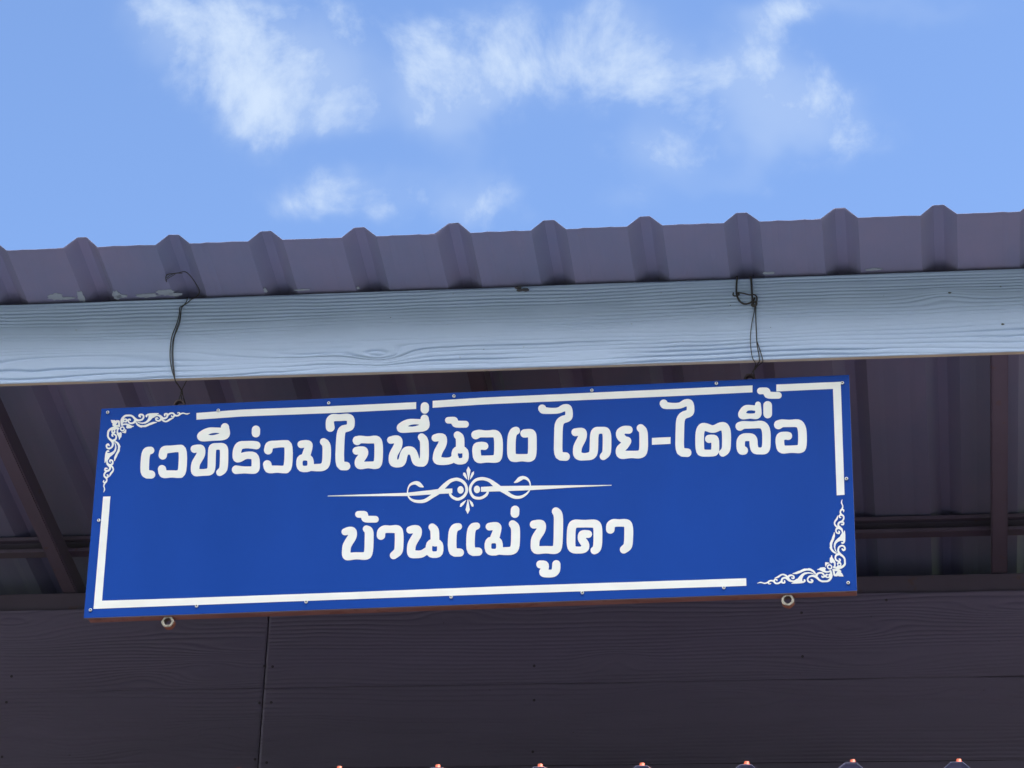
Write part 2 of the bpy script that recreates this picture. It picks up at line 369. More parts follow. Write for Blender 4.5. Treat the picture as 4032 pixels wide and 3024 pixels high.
# steel: purlins across, rafters down the slope
def channel(x0, x1, y, z, h=0.05, d=0.045, t=0.003, lip=0.011):
    """lipped C section with its mouth to the front; y, z = front bottom corner"""
    pr = [(0, lip), (0, 0), (d, 0), (d, h), (0, h), (0, h - lip), (t, h - lip), (t, h - t), (d - t, h - t), (d - t, t), (t, t), (t, lip)]
    V = [(x, y + a, z + b) for x in (x0, x1) for a, b in pr]; n = len(pr)
    F = [(i, (i + 1) % n, n + (i + 1) % n, n + i) for i in range(n)] + [tuple(range(n))[::-1], tuple(range(n, 2 * n))]
    return mesh_from(V, F)
for y in (-0.018, 1.055, 2.1, 3.2, 4.3):
    hh = 0.05 if y > 0.5 else 0.06
    link('purlin', channel(-3.0, 3.05, y, roof_z(y + 0.045) - hh - 0.001, h=hh), 'steel', B)
def beam_mesh(x, w, y0, y1, off, h):
    V = []
    for y in (y0, y1):
        zt = roof_z(y) - off
        V += [(x - w / 2, y, zt - h), (x + w / 2, y, zt - h), (x + w / 2, y, zt), (x - w / 2, y, zt)]
    bm = bmesh.new(); vv = [bm.verts.new(v) for v in V]
    for f in ((0, 1, 2, 3), (7, 6, 5, 4), (0, 4, 5, 1), (1, 5, 6, 2), (2, 6, 7, 3), (3, 7, 4, 0)): bm.faces.new([vv[i] for i in f])
    bmesh.ops.recalc_face_normals(bm, faces=bm.faces[:]); bmesh.ops.bevel(bm, geom=bm.edges[:], offset=0.004, segments=2, affect='EDGES')
    me = bpy.data.meshes.new('mesh'); bm.to_mesh(me); bm.free(); return me
for x in (-2.83, -1.422, -0.018, 1.386, 2.79):
    link('rafter', beam_mesh(x, 0.046, 0.03, 4.2, 0.0515, 0.0685), 'steel', B)
WY = 1.150                                                # front of the plank wall
link('wall_beam', box_mesh(-3.0, 3.05, WY + 0.02, WY + 0.12, 0.06, 0.214, 0.004), 'steel', B)
for x in (-2.83, 2.79):
    link('post', box_mesh(x - 0.05, x + 0.05, WY + 0.021, WY + 0.119, -Z0, 0.059, 0.004), 'steel', B)

# plank wall
W1, W2 = 0.153, -0.110
SEAM = -0.786
wall_rows = [(W2 + 0.0006, W1, 21), (W2 - 0.25, W2 - 0.0006, 31)]
for z0, z1, sd in wall_rows:
    for j, (x0, x1) in enumerate(((-3.0, SEAM - 0.002), (SEAM + 0.002, 3.05))):
        rs = random.Random(sd + j); kn = []
        for _ in range(7):
            kn.append((rs.uniform(max(x0, -1.7), min(x1, 1.7)), rs.uniform(z0 + 0.03, z1 - 0.03), rs.uniform(0.06, 0.22), rs.uniform(0.015, 0.035), rs.choice((-2.6, 2.2, 3.0, -1.8))))
        tz = 0.0 if j else 0.002
        link('wall_board', grain_board(x0, x1, z0, z1, WY + (0.0006 if (j == 0) else 0.0), 0.0125, sd + 3 * j, 0.009, 0.0022,
             [(0, 0.012), (0.4, 0.011), (0.7, 0.014), (1, 0.015)], 0.0032, 0.0026, kn, edge_mat=False, arris=0.0005), ['wall', 'wall'], B)
z = W2 - 0.25
while z > -Z0 + 0.26:
    link('wall_board', box_mesh(-3.0, 3.05, WY + 0.001, WY + 0.0125, z - 0.2485, z - 0.0015, 0.001), 'wall', B); z -= 0.25
link('seam_light_block', box_mesh(-3.0, 3.05, WY + 0.0136, WY + 0.0185, -Z0, 0.145, 0.0), 'nail', B)  # dark sheet added to stop light showing through the board seams
link('added_back_wall', box_mesh(-3.0, 3.05, 4.21, 4.285, -Z0, -0.40, 0.004), 'wall', B)  # unseen wall added to cut light from behind on the roof underside
for x in (-2.96, 3.0):
    link('added_side_wall', box_mesh(x - 0.006, x + 0.006, WY + 0.125, 4.205, -Z0, -0.62, 0.001), 'wall', B)  # unseen walls added to close the open sides and darken the interior
nailm = lathe([(0.0042, 0.0), (0.0042, 0.0012), (0.003, 0.0018), (0.0008, 0.0019)], 10)
nailm.materials.append(M['nail'])
for (x, z) in [(-0.7893, -0.041), (-0.7636, -0.0431), (-0.7951, -0.1564), (-0.7597, -0.1554), (-0.7964, -0.3307), (-0.7606, -0.3413), (0.0242, -0.0548), (0.0273, -0.1609), (0.0283, -0.3183), (-1.5683, -0.0595), (-1.5751, -0.1416), (-1.5696, -0.3128), (1.0565, 0.1297), (0.8095, 0.0953), (0.8112, -0.04)]:
    o = link('nail_head', nailm, 'nail', B); o.location = (x, WY + 0.001, z)

# lower lean-to roof in front of the wall
LSL = math.tan(math.radians(14.5)); LRT = -0.7685
def low_z(y): return LRT - 0.029 + (y + 0.10) * LSL
capm = lathe([(0.0085, 0.0), (0.0085, 0.0016), (0.0062, 0.0020), (0.0060, 0.0072), (0.0048, 0.0082), (0.001, 0.0084)], 12, axis='z')
capm.materials.append(M['cap'])
for s in range(6):
    k = 1 + 4 * (s - 2); xs_ = RIB0 + (k - 2) * PITCH
    sh = link('lower_roof_sheet', ribbed_sheet(xs_, 4, -0.135, 1.14, low_z, 40 + s, ny=4), ['roof_under', 'roof_top'], B)
    rs = random.Random(70 + s)
    for r in range(4):
        for y in (-0.105, 0.80):
            o = link('screw_cap', capm, 'cap', sh)
            o.location = (xs_ + r * PITCH + rs.uniform(-0.006, 0.006), y + rs.uniform(-0.004, 0.004), low_z(y) + 0.0285 + (0.003 if r == 0 else 0.0008))
            o.rotation_euler = (math.atan(LSL), rs.uniform(-0.06, 0.06), 0)
for y in (-0.07, 0.55):
    link('lower_purlin', channel(-3.0, 3.05, y, low_z(y) - 0.056), 'steel', B)
link('ledger_beam', box_mesh(-3.0, 3.05, WY - 0.055, WY - 0.004, low_z(WY - 0.055) - 0.062, low_z(WY - 0.055) - 0.004, 0.003), 'steel', B)
for x in (-2.83, 2.79):
    link('lower_post', box_mesh(x - 0.04, x + 0.04, -0.06, 0.02, -Z0, low_z(-0.06) - 0.058, 0.004), 'steel', B)

# ------------------------------------------------------------------ the sign
SIGN = thing('hanging_sign', 'long blue sign board with white Thai lettering hung under the pale fascia', 'sign', (0, 0, Z0))
SIGN.rotation_euler = (0, -math.radians(0.93), 0)
PW, PH, PT = 1.0, 0.30, 0.004
pm = box_mesh(-PW, PW, 0.0, PT, -PH, PH, 0.0008)
pm.materials.append(M['blue']); pm.materials.append(M['panel_edge'])
for p in pm.polygons:
    if p.normal.y > -0.5: p.material_index = 1
link('panel', pm, 'blue', SIGN)
fr0, fr1 = PT + 0.0005, PT + 0.0265
for nm, a in (('frame_rail', (-0.990, 0.999, -0.3025, -0.2765)), ('frame_rail', (-0.990, 0.996, 0.2705, 0.2965)),
              ('frame_stile', (-0.990, -0.964, -0.2755, 0.2695)), ('frame_stile', (0.970, 0.996, -0.2755, 0.2695)),
              ('frame_stile', (-0.345, -0.320, -0.2755, 0.2695)), ('frame_stile', (0.32, 0.345, -0.2755, 0.2695))):
    link(nm, box_mesh(a[0], a[1], fr0, fr1, a[2], a[3], 0.002), 'frame', SIGN)

def cut_vinyl(loops, t=0.0009):
    cu = bpy.data.curves.new('cut', 'CURVE'); cu.dimensions = '2D'; cu.fill_mode = 'BOTH'; cu.extrude = t / 2
    for lp in loops:
        sp_ = cu.splines.new('POLY'); n = len(lp) // 2; sp_.points.add(n - 1); sp_.use_cyclic_u = True
        for i in range(n): sp_.points[i].co = (lp[2 * i] / 1000, lp[2 * i + 1] / 1000, 0, 1)
    ob = bpy.data.objects.new('cut', cu); COL.objects.link(ob)
    dg = bpy.context.evaluated_depsgraph_get(); me = bpy.data.meshes.new_from_object(ob.evaluated_get(dg))
    bpy.data.objects.remove(ob); bpy.data.curves.remove(cu)
    n = len(me.vertices); co = np.empty(n * 3); me.vertices.foreach_get('co', co); co = co.reshape(-1, 3)
    new = np.stack([co[:, 0], -co[:, 2] - t / 2 - 0.0001, co[:, 1]], -1)
    me.vertices.foreach_set('co', new.ravel()); me.update()
    for p in me.polygons: p.use_smooth = False
    me.materials.clear(); return me
GLYPHS = {
 'l01': [[-856.4,181.0,-863.2,180.9,-868.5,179.4,-871.4,177.6,-874.1,174.4,-875.5,172.1,-877.5,166.5,-878.5,160.8,-879.1,152.7,-879.2,135.7,-878.8,121.1,-877.4,109.7,-876.8,107.2,-873.8,99.8,-872.5,97.7,-870.8,95.8,-868.5,93.9,-863.0,90.4,-861.3,89.7,-858.9,89.1,-846.7,88.2,-842.9,88.9,-840.5,90.2,-838.4,92.6,-837.3,94.9,-836.8,98.1,-837.1,101.4,-837.9,103.8,-839.4,106.3,-841.3,108.5,-842.9,109.7,-845.3,110.9,-853.8,112.6,-854.5,113.5,-855.3,120.0,-856.0,141.9,-855.8,150.0,-855.0,157.3,-854.7,158.2,-854.1,158.9,-849.5,160.3,-846.6,162.5,-845.4,164.2,-844.8,165.8,-844.2,169.0,-844.5,171.4,-845.1,173.4,-846.2,175.6,-847.7,177.5,-849.5,179.0,-851.7,180.3,-854.1,180.9]],
 'l02': [[-780.3,182.8,-799.3,181.7,-813.0,182.0,-818.3,181.2,-821.3,180.1,-824.9,177.7,-826.6,176.0,-828.0,173.6,-829.9,168.8,-830.4,166.4,-831.4,155.9,-831.1,152.6,-829.8,149.1,-827.5,145.9,-824.9,143.8,-821.8,142.4,-819.4,142.0,-816.4,142.3,-813.4,143.5,-811.3,145.4,-809.9,147.6,-809.0,150.0,-808.2,158.8,-807.7,159.7,-787.2,161.9,-780.4,161.9,-778.1,161.5,-777.3,160.7,-776.7,157.4,-775.6,145.2,-775.1,126.5,-775.4,113.6,-776.1,109.5,-776.8,108.8,-781.3,108.4,-791.3,109.4,-806.5,110.0,-807.4,111.0,-808.4,115.9,-809.3,118.4,-810.8,120.9,-812.8,123.0,-815.2,124.6,-818.3,125.8,-821.3,126.0,-824.3,125.3,-827.3,123.5,-829.3,120.9,-830.4,117.7,-830.5,113.7,-828.2,103.1,-827.3,100.6,-823.2,94.0,-821.5,92.3,-819.7,91.0,-815.0,88.8,-811.9,88.1,-805.8,87.7,-796.7,88.6,-789.9,88.8,-776.9,86.9,-766.2,86.6,-763.2,87.4,-761.0,88.8,-756.6,94.2,-755.2,96.6,-754.5,98.9,-752.8,107.7,-752.3,123.1,-753.2,145.0,-754.9,159.6,-755.4,162.1,-757.9,170.3,-759.0,172.8,-760.7,175.0,-765.6,180.3,-768.0,181.8,-771.1,182.8]],
 'l03': [[-663.0,182.9,-681.2,183.1,-685.7,182.3,-688.0,181.5,-691.3,179.4,-692.8,177.8,-694.8,174.7,-695.7,172.3,-696.6,168.2,-697.0,161.8,-696.9,153.7,-695.8,126.9,-695.5,118.0,-695.7,112.4,-696.1,110.8,-696.4,110.4,-697.9,110.0,-702.4,109.4,-709.2,109.1,-715.3,109.5,-716.9,109.8,-717.3,110.1,-717.6,110.9,-717.5,118.2,-716.9,122.2,-715.5,125.4,-707.8,140.4,-705.7,146.0,-704.6,150.8,-704.2,157.2,-704.5,162.9,-705.8,168.7,-707.2,172.0,-709.6,175.5,-712.1,177.8,-716.8,180.3,-719.9,181.0,-728.3,181.2,-737.3,179.9,-740.3,178.9,-741.8,177.8,-743.2,176.3,-744.8,172.9,-745.1,168.9,-744.3,165.6,-742.3,162.0,-739.8,159.7,-736.7,158.1,-733.6,157.5,-728.3,158.2,-727.4,157.5,-727.7,155.9,-729.0,152.7,-738.2,134.5,-739.6,129.7,-740.5,124.1,-740.8,118.4,-740.7,112.0,-739.9,104.7,-738.7,100.6,-737.6,98.1,-736.5,96.4,-733.5,93.1,-731.6,91.7,-729.3,90.5,-725.4,89.6,-722.4,89.3,-705.0,89.9,-693.6,89.8,-689.1,90.2,-684.7,91.5,-681.0,93.9,-679.6,95.1,-677.0,98.6,-676.2,100.2,-674.5,108.2,-674.1,117.0,-674.3,126.7,-675.4,152.7,-675.3,162.4,-674.9,163.2,-674.0,163.7,-671.0,164.3,-669.4,164.2,-666.3,163.3,-665.4,162.7,-664.7,161.1,-664.0,153.8,-663.5,144.0,-662.7,121.4,-662.9,114.9,-663.2,112.5,-663.7,110.9,-664.6,109.3,-669.4,103.9,-670.8,100.8,-671.0,97.6,-670.2,94.3,-668.2,91.0,-665.6,88.8,-662.5,87.5,-659.5,87.4,-657.0,88.1,-651.4,91.3,-647.8,94.1,-645.8,96.4,-643.6,99.9,-641.7,104.3,-640.5,112.3,-640.3,118.7,-640.4,127.6,-641.0,142.2,-642.0,158.4,-643.0,165.0,-644.4,169.9,-645.5,172.4,-648.1,176.1,-649.8,177.9,-652.1,179.6,-656.1,181.7,-660.7,182.7]],
 'l04': [[-656.8,240.3,-659.1,239.9,-660.6,239.3,-662.4,238.1,-663.9,236.5,-665.5,233.3,-666.0,230.9,-666.0,228.4,-666.7,227.6,-688.2,229.4,-694.3,229.6,-698.1,229.4,-701.8,228.8,-707.8,227.0,-711.6,225.5,-717.5,222.4,-723.4,218.1,-725.9,215.8,-727.2,214.2,-728.9,211.0,-729.6,208.6,-729.7,205.3,-729.0,201.2,-727.4,197.9,-724.9,194.8,-720.1,191.7,-717.7,190.9,-713.9,190.1,-707.8,189.7,-683.5,190.5,-666.7,190.5,-659.9,190.8,-653.2,192.1,-648.0,194.6,-646.3,195.7,-644.9,197.3,-642.2,201.2,-641.2,203.6,-640.7,206.0,-640.3,210.9,-641.2,217.5,-643.5,225.7,-644.4,230.7,-645.4,233.2,-646.3,234.9,-648.6,237.4,-651.3,239.2,-653.7,240.1], [-686.8,213.1,-681.1,213.4,-677.3,213.2,-671.3,212.4,-668.6,211.4,-669.7,210.7,-673.2,209.3,-680.7,207.4,-686.0,206.7,-691.3,206.8,-697.8,207.9,-699.4,208.8,-697.2,210.3,-693.9,211.7,-690.9,212.5]],
 'l05': [[-609.3,185.5,-614.5,184.4,-620.1,181.1,-624.5,175.6,-627.2,169.3,-628.8,163.7,-629.4,159.7,-629.9,151.6,-629.7,144.3,-629.1,139.4,-628.5,137.0,-627.2,133.7,-625.3,130.3,-622.6,127.7,-617.9,125.0,-614.0,124.3,-609.5,124.7,-605.8,125.7,-601.6,127.7,-594.8,132.0,-591.9,133.1,-588.9,133.5,-585.1,133.4,-579.0,132.7,-578.2,132.2,-577.7,131.4,-576.9,128.1,-576.4,119.2,-576.3,112.0,-577.0,111.3,-579.3,111.1,-592.2,111.5,-602.0,112.8,-617.3,115.7,-621.1,115.5,-623.3,114.6,-625.5,113.0,-627.1,111.1,-628.2,108.7,-628.8,106.3,-628.8,103.1,-628.3,100.7,-627.3,98.2,-625.2,95.2,-622.9,93.2,-620.5,91.8,-617.4,91.0,-596.3,91.8,-591.0,91.6,-578.1,90.0,-571.3,89.5,-566.1,89.9,-561.6,91.4,-560.2,92.3,-558.0,94.4,-555.8,97.4,-554.1,102.9,-553.7,108.6,-554.3,119.0,-555.5,130.4,-558.3,139.4,-560.0,142.7,-564.2,147.8,-566.3,149.7,-568.7,151.0,-576.4,153.9,-585.5,154.4,-593.1,154.2,-598.9,153.4,-605.8,151.3,-606.6,151.3,-606.9,152.9,-606.2,157.0,-604.8,161.8,-604.2,162.8,-601.9,163.7,-595.2,164.4,-588.3,164.1,-578.4,162.6,-566.2,160.2,-563.2,160.4,-560.9,161.2,-559.5,162.1,-557.9,163.6,-556.9,165.2,-556.0,167.6,-555.6,170.0,-555.8,172.5,-556.4,174.8,-557.2,176.6,-558.9,179.0,-560.8,180.8,-563.6,182.4,-565.9,183.0,-572.8,184.2,-580.4,184.9,-607.0,185.8]],
 'l06': [[-572.2,229.3,-575.2,228.5,-577.4,227.2,-579.1,225.5,-580.5,223.1,-581.4,219.1,-581.0,206.9,-579.8,202.7,-578.4,200.2,-576.9,198.5,-575.0,197.0,-573.0,195.9,-571.1,195.3,-568.8,195.0,-565.8,195.4,-563.6,196.4,-561.4,198.1,-559.5,201.0,-559.0,202.6,-558.6,205.0,-558.9,217.2,-559.4,219.7,-560.3,222.2,-562.0,224.7,-563.7,226.4,-565.3,227.6,-567.7,228.7,-570.0,229.3]],
 'l07': [[-490.7,183.2,-497.5,183.3,-511.8,182.7,-525.4,182.9,-527.7,182.7,-532.2,181.9,-534.4,181.0,-538.8,178.1,-540.2,176.6,-541.1,175.0,-543.0,170.8,-543.6,168.6,-545.1,158.2,-544.9,154.9,-543.9,151.6,-541.8,148.3,-539.4,146.0,-536.2,144.4,-533.2,143.8,-530.2,144.0,-527.3,145.2,-525.4,146.7,-524.1,148.3,-522.9,150.7,-522.3,153.1,-521.8,159.5,-521.6,160.3,-520.5,160.9,-503.2,162.6,-498.7,162.8,-493.4,162.6,-491.1,162.2,-490.3,161.4,-489.6,157.2,-488.8,145.1,-488.6,126.5,-489.2,113.6,-490.0,110.0,-490.7,109.4,-491.4,109.2,-495.2,109.1,-505.8,110.2,-520.9,111.0,-521.7,111.5,-521.9,111.9,-523.1,117.6,-524.1,120.1,-525.8,122.6,-527.5,124.2,-530.0,125.9,-533.0,126.9,-536.1,127.1,-539.0,126.3,-542.0,124.4,-544.0,121.8,-545.1,118.6,-545.3,114.6,-542.8,104.0,-541.9,101.6,-538.2,95.6,-536.5,93.8,-534.7,92.4,-529.6,90.0,-526.5,89.3,-520.5,88.9,-511.5,89.6,-504.7,89.7,-491.1,87.6,-481.3,87.1,-478.3,87.7,-475.4,89.4,-471.1,94.4,-469.7,96.7,-468.8,99.1,-466.9,107.8,-466.1,123.1,-466.6,144.8,-468.3,161.1,-470.4,169.3,-471.3,171.7,-472.9,174.2,-477.1,179.3,-479.3,181.1,-482.4,182.5]],
 'l08': [[-386.7,184.0,-389.6,183.2,-391.1,182.3,-392.6,181.0,-394.1,178.6,-394.9,175.4,-394.8,172.1,-393.7,168.8,-391.9,166.3,-389.5,163.8,-388.2,161.3,-387.1,155.6,-386.6,149.1,-386.2,127.4,-386.6,117.7,-387.2,113.8,-387.8,112.2,-389.4,110.8,-391.6,110.2,-407.3,110.1,-408.1,110.2,-408.5,110.7,-409.1,118.8,-411.7,127.7,-413.2,130.2,-418.4,136.1,-418.4,136.9,-414.9,152.9,-413.9,162.5,-414.6,167.4,-415.3,169.9,-416.6,172.3,-419.2,175.7,-421.8,177.7,-426.4,179.8,-431.7,180.7,-435.5,180.9,-442.2,180.4,-449.0,178.9,-451.2,177.8,-453.4,175.7,-454.8,172.5,-455.1,170.9,-455.1,168.5,-454.6,166.0,-453.9,164.4,-451.9,161.5,-449.5,159.5,-446.5,158.3,-443.4,158.1,-437.4,158.9,-436.7,158.7,-436.4,157.9,-441.8,139.8,-442.5,139.3,-446.2,138.2,-447.8,137.5,-449.6,135.9,-453.0,132.0,-453.9,130.5,-454.4,128.9,-455.9,121.7,-455.5,109.6,-453.2,101.5,-451.6,98.2,-446.3,92.4,-443.2,90.7,-437.1,88.6,-434.8,88.3,-425.0,88.0,-418.4,89.8,-415.4,91.0,-399.6,89.1,-388.4,88.7,-383.9,89.2,-378.7,90.8,-374.3,93.3,-370.7,96.2,-368.8,98.5,-365.5,105.6,-363.9,115.1,-363.4,124.7,-363.6,139.2,-364.4,154.6,-365.5,161.1,-367.2,166.8,-369.0,170.9,-372.3,175.9,-375.9,179.3,-381.3,182.8,-383.6,183.7], [-437.2,121.7,-434.9,122.0,-429.7,121.8,-427.4,120.9,-426.8,120.4,-425.8,117.1,-425.4,110.7,-426.0,107.5,-426.5,106.7,-428.9,106.0,-434.2,106.2,-437.2,107.1,-437.9,108.0,-438.8,111.3,-439.1,117.7,-438.3,120.9]],
 'l09': [[-330.8,252.3,-343.6,251.5,-349.7,251.9,-356.5,252.9,-361.8,253.1,-367.1,252.3,-371.5,250.3,-373.0,249.4,-376.6,246.1,-379.9,240.8,-381.4,235.1,-381.7,227.0,-380.7,213.2,-380.0,210.7,-378.8,208.2,-376.9,205.7,-373.9,203.3,-370.9,202.0,-367.1,201.6,-364.1,202.2,-361.2,204.0,-359.0,206.4,-357.6,209.6,-357.1,212.0,-357.1,214.5,-359.9,228.4,-360.0,230.9,-359.4,231.6,-355.6,232.2,-343.5,231.8,-330.0,232.2,-326.2,231.8,-325.5,231.6,-324.6,230.8,-324.1,225.1,-324.2,221.8,-324.5,221.0,-325.7,220.4,-332.5,219.6,-337.0,218.4,-339.2,217.4,-342.1,215.4,-343.8,213.8,-346.7,209.9,-349.3,203.5,-350.8,193.1,-351.4,181.0,-351.7,161.6,-351.6,135.8,-350.4,116.5,-347.9,104.3,-346.2,100.4,-339.9,93.0,-338.3,91.6,-336.0,90.2,-332.3,89.2,-321.0,88.4,-318.8,88.6,-316.6,89.3,-315.1,90.1,-313.4,91.5,-312.2,93.1,-311.0,95.4,-310.4,97.8,-310.4,100.2,-310.7,102.6,-311.6,105.1,-312.8,107.3,-314.4,109.2,-316.7,111.0,-319.0,112.1,-325.8,113.1,-326.6,113.8,-327.4,117.0,-328.6,134.7,-328.7,158.9,-328.6,179.1,-328.4,188.8,-327.8,196.1,-327.3,197.7,-326.4,198.4,-318.2,200.5,-314.5,201.8,-310.8,203.9,-308.5,205.7,-307.2,207.2,-304.7,212.0,-303.6,216.8,-303.3,223.3,-303.5,229.8,-304.9,237.2,-306.8,241.3,-308.9,244.7,-312.6,248.0,-314.9,249.5,-320.3,251.3,-324.8,252.2]],
 'l10': [[-288.1,186.5,-291.8,186.5,-294.8,185.8,-300.0,185.2,-302.2,183.9,-304.0,182.3,-305.9,179.2,-306.9,175.2,-306.6,171.1,-305.2,167.0,-302.9,163.8,-300.6,161.8,-297.5,160.2,-294.5,159.6,-292.2,159.6,-290.0,160.1,-284.9,163.9,-282.7,164.7,-263.2,162.9,-250.4,162.6,-249.7,162.5,-248.9,162.0,-247.9,156.3,-247.4,148.2,-247.0,124.1,-247.4,113.7,-247.9,111.3,-248.5,110.8,-250.7,110.4,-272.4,110.9,-273.1,110.9,-273.9,111.5,-273.2,113.3,-269.7,118.5,-266.9,123.4,-264.5,129.7,-263.7,134.5,-264.0,140.1,-265.1,144.2,-266.6,147.5,-268.7,150.0,-271.8,152.7,-274.0,153.8,-277.8,155.0,-283.1,155.5,-288.3,155.5,-292.8,155.0,-299.4,153.9,-301.0,153.1,-303.0,151.6,-305.1,148.5,-305.6,146.9,-306.0,144.5,-305.8,142.1,-305.1,139.6,-304.1,137.6,-302.5,135.6,-299.4,133.2,-297.9,132.6,-295.6,132.1,-290.4,132.4,-290.0,131.7,-295.8,123.1,-298.3,116.8,-299.0,111.2,-299.0,108.8,-298.3,103.2,-297.5,100.7,-296.7,99.1,-293.8,95.0,-291.1,92.5,-288.8,91.3,-283.5,89.7,-276.8,89.8,-268.6,91.2,-264.9,91.6,-261.2,91.6,-257.4,91.1,-248.4,89.1,-243.9,88.7,-238.7,89.2,-235.0,90.0,-232.8,91.0,-231.4,92.2,-230.0,93.8,-227.2,98.4,-226.2,100.7,-224.6,109.5,-224.1,120.6,-224.3,137.5,-224.8,148.8,-225.5,156.9,-227.1,165.8,-228.9,171.5,-229.9,173.6,-233.8,178.9,-235.8,180.7,-241.5,183.7,-243.8,184.4,-251.3,184.8,-259.5,183.9,-267.7,183.7,-273.0,184.3,-282.8,186.0]],
 'l11': [[-123.7,185.4,-126.7,184.7,-129.6,182.6,-131.0,180.8,-131.7,179.3,-132.4,176.1,-132.3,173.7,-131.6,171.2,-130.7,169.2,-127.2,163.8,-126.1,158.9,-125.5,148.4,-124.9,123.5,-125.3,114.3,-126.0,113.1,-126.8,113.8,-127.2,114.8,-130.2,125.4,-132.3,131.1,-134.6,136.0,-137.7,140.9,-141.1,144.7,-145.7,147.6,-151.7,149.4,-156.9,149.7,-162.1,149.1,-166.5,147.5,-170.2,144.9,-172.3,142.6,-174.7,139.4,-177.2,133.9,-178.7,129.2,-181.0,117.3,-181.9,114.1,-182.4,113.3,-183.3,113.0,-184.8,113.0,-185.5,113.4,-185.8,115.1,-185.8,119.1,-185.0,123.9,-182.7,129.4,-177.0,140.3,-175.1,145.1,-173.6,150.6,-172.9,157.0,-172.9,163.5,-173.8,169.2,-174.6,171.6,-176.9,175.7,-179.0,178.3,-183.3,181.1,-184.8,181.8,-187.1,182.4,-193.9,182.9,-197.6,182.6,-200.6,182.1,-208.7,179.9,-210.5,178.9,-212.2,177.4,-213.9,174.3,-214.3,172.7,-214.5,170.2,-214.1,167.8,-213.5,166.2,-212.6,164.5,-211.1,162.5,-208.8,160.7,-205.7,159.5,-202.8,159.4,-196.8,160.3,-196.1,160.3,-195.4,159.7,-195.7,157.3,-196.7,154.1,-202.8,142.3,-205.8,135.3,-207.1,131.3,-208.1,125.7,-208.4,117.7,-207.9,109.7,-207.0,105.6,-206.2,103.2,-203.8,99.1,-202.1,96.9,-199.8,95.1,-195.2,92.4,-190.0,91.1,-186.2,90.5,-181.8,90.4,-178.1,90.8,-172.9,91.8,-170.7,92.8,-166.0,96.6,-162.7,102.0,-160.4,109.9,-159.3,117.9,-158.1,123.4,-156.9,125.8,-156.2,126.2,-154.7,126.4,-153.2,126.2,-152.5,125.6,-150.8,122.3,-149.1,116.6,-147.4,109.3,-145.0,102.8,-141.9,97.9,-137.3,93.9,-135.0,92.7,-129.8,91.0,-124.6,90.1,-120.8,89.8,-116.4,89.8,-114.2,90.1,-111.3,91.4,-109.1,93.2,-105.8,97.1,-104.5,99.4,-102.5,107.3,-102.1,109.7,-101.6,120.8,-102.0,136.1,-102.9,154.6,-103.8,161.9,-105.1,166.7,-106.9,171.4,-109.0,175.0,-111.6,178.2,-117.7,183.8,-120.8,185.1]],
 'l12': [[-117.3,239.4,-119.5,238.9,-121.0,238.4,-122.9,237.1,-124.4,235.6,-126.0,232.4,-126.6,230.0,-126.7,227.6,-127.4,226.7,-148.4,228.5,-154.4,228.7,-158.1,228.5,-161.8,227.9,-167.8,226.2,-171.5,224.7,-177.3,221.6,-183.3,217.3,-185.8,215.0,-187.1,213.5,-188.9,210.3,-189.6,207.9,-189.9,204.7,-189.2,200.6,-187.9,197.3,-185.4,194.3,-180.8,191.1,-178.5,190.4,-174.8,189.6,-168.8,189.2,-144.9,190.0,-128.5,189.9,-121.8,190.3,-115.1,191.6,-110.0,194.0,-108.3,195.2,-106.8,196.7,-104.1,200.6,-103.0,203.0,-102.5,205.4,-102.0,210.2,-102.7,216.7,-104.6,224.9,-105.4,229.8,-106.3,232.3,-107.2,233.9,-109.4,236.5,-111.9,238.2,-114.3,239.1], [-147.5,212.4,-141.9,212.6,-138.1,212.4,-132.3,211.7,-129.7,210.7,-130.8,210.0,-134.3,208.6,-141.7,206.7,-146.9,206.0,-152.1,206.1,-158.5,207.2,-160.0,208.1,-157.8,209.6,-154.5,211.0,-151.6,211.8]],
 'l13': [[-118.2,275.4,-121.2,274.7,-123.4,273.3,-125.1,271.7,-126.5,269.3,-127.5,265.3,-127.4,253.9,-126.9,251.4,-125.9,248.9,-124.8,247.3,-123.3,245.6,-121.8,244.3,-119.5,243.1,-117.2,242.4,-115.0,242.3,-112.0,242.9,-109.9,244.1,-108.1,245.6,-106.6,248.0,-105.7,250.4,-105.3,252.8,-105.4,263.4,-105.8,265.8,-106.7,268.3,-108.2,270.8,-109.8,272.6,-111.4,273.7,-113.7,274.9,-116.0,275.4]],
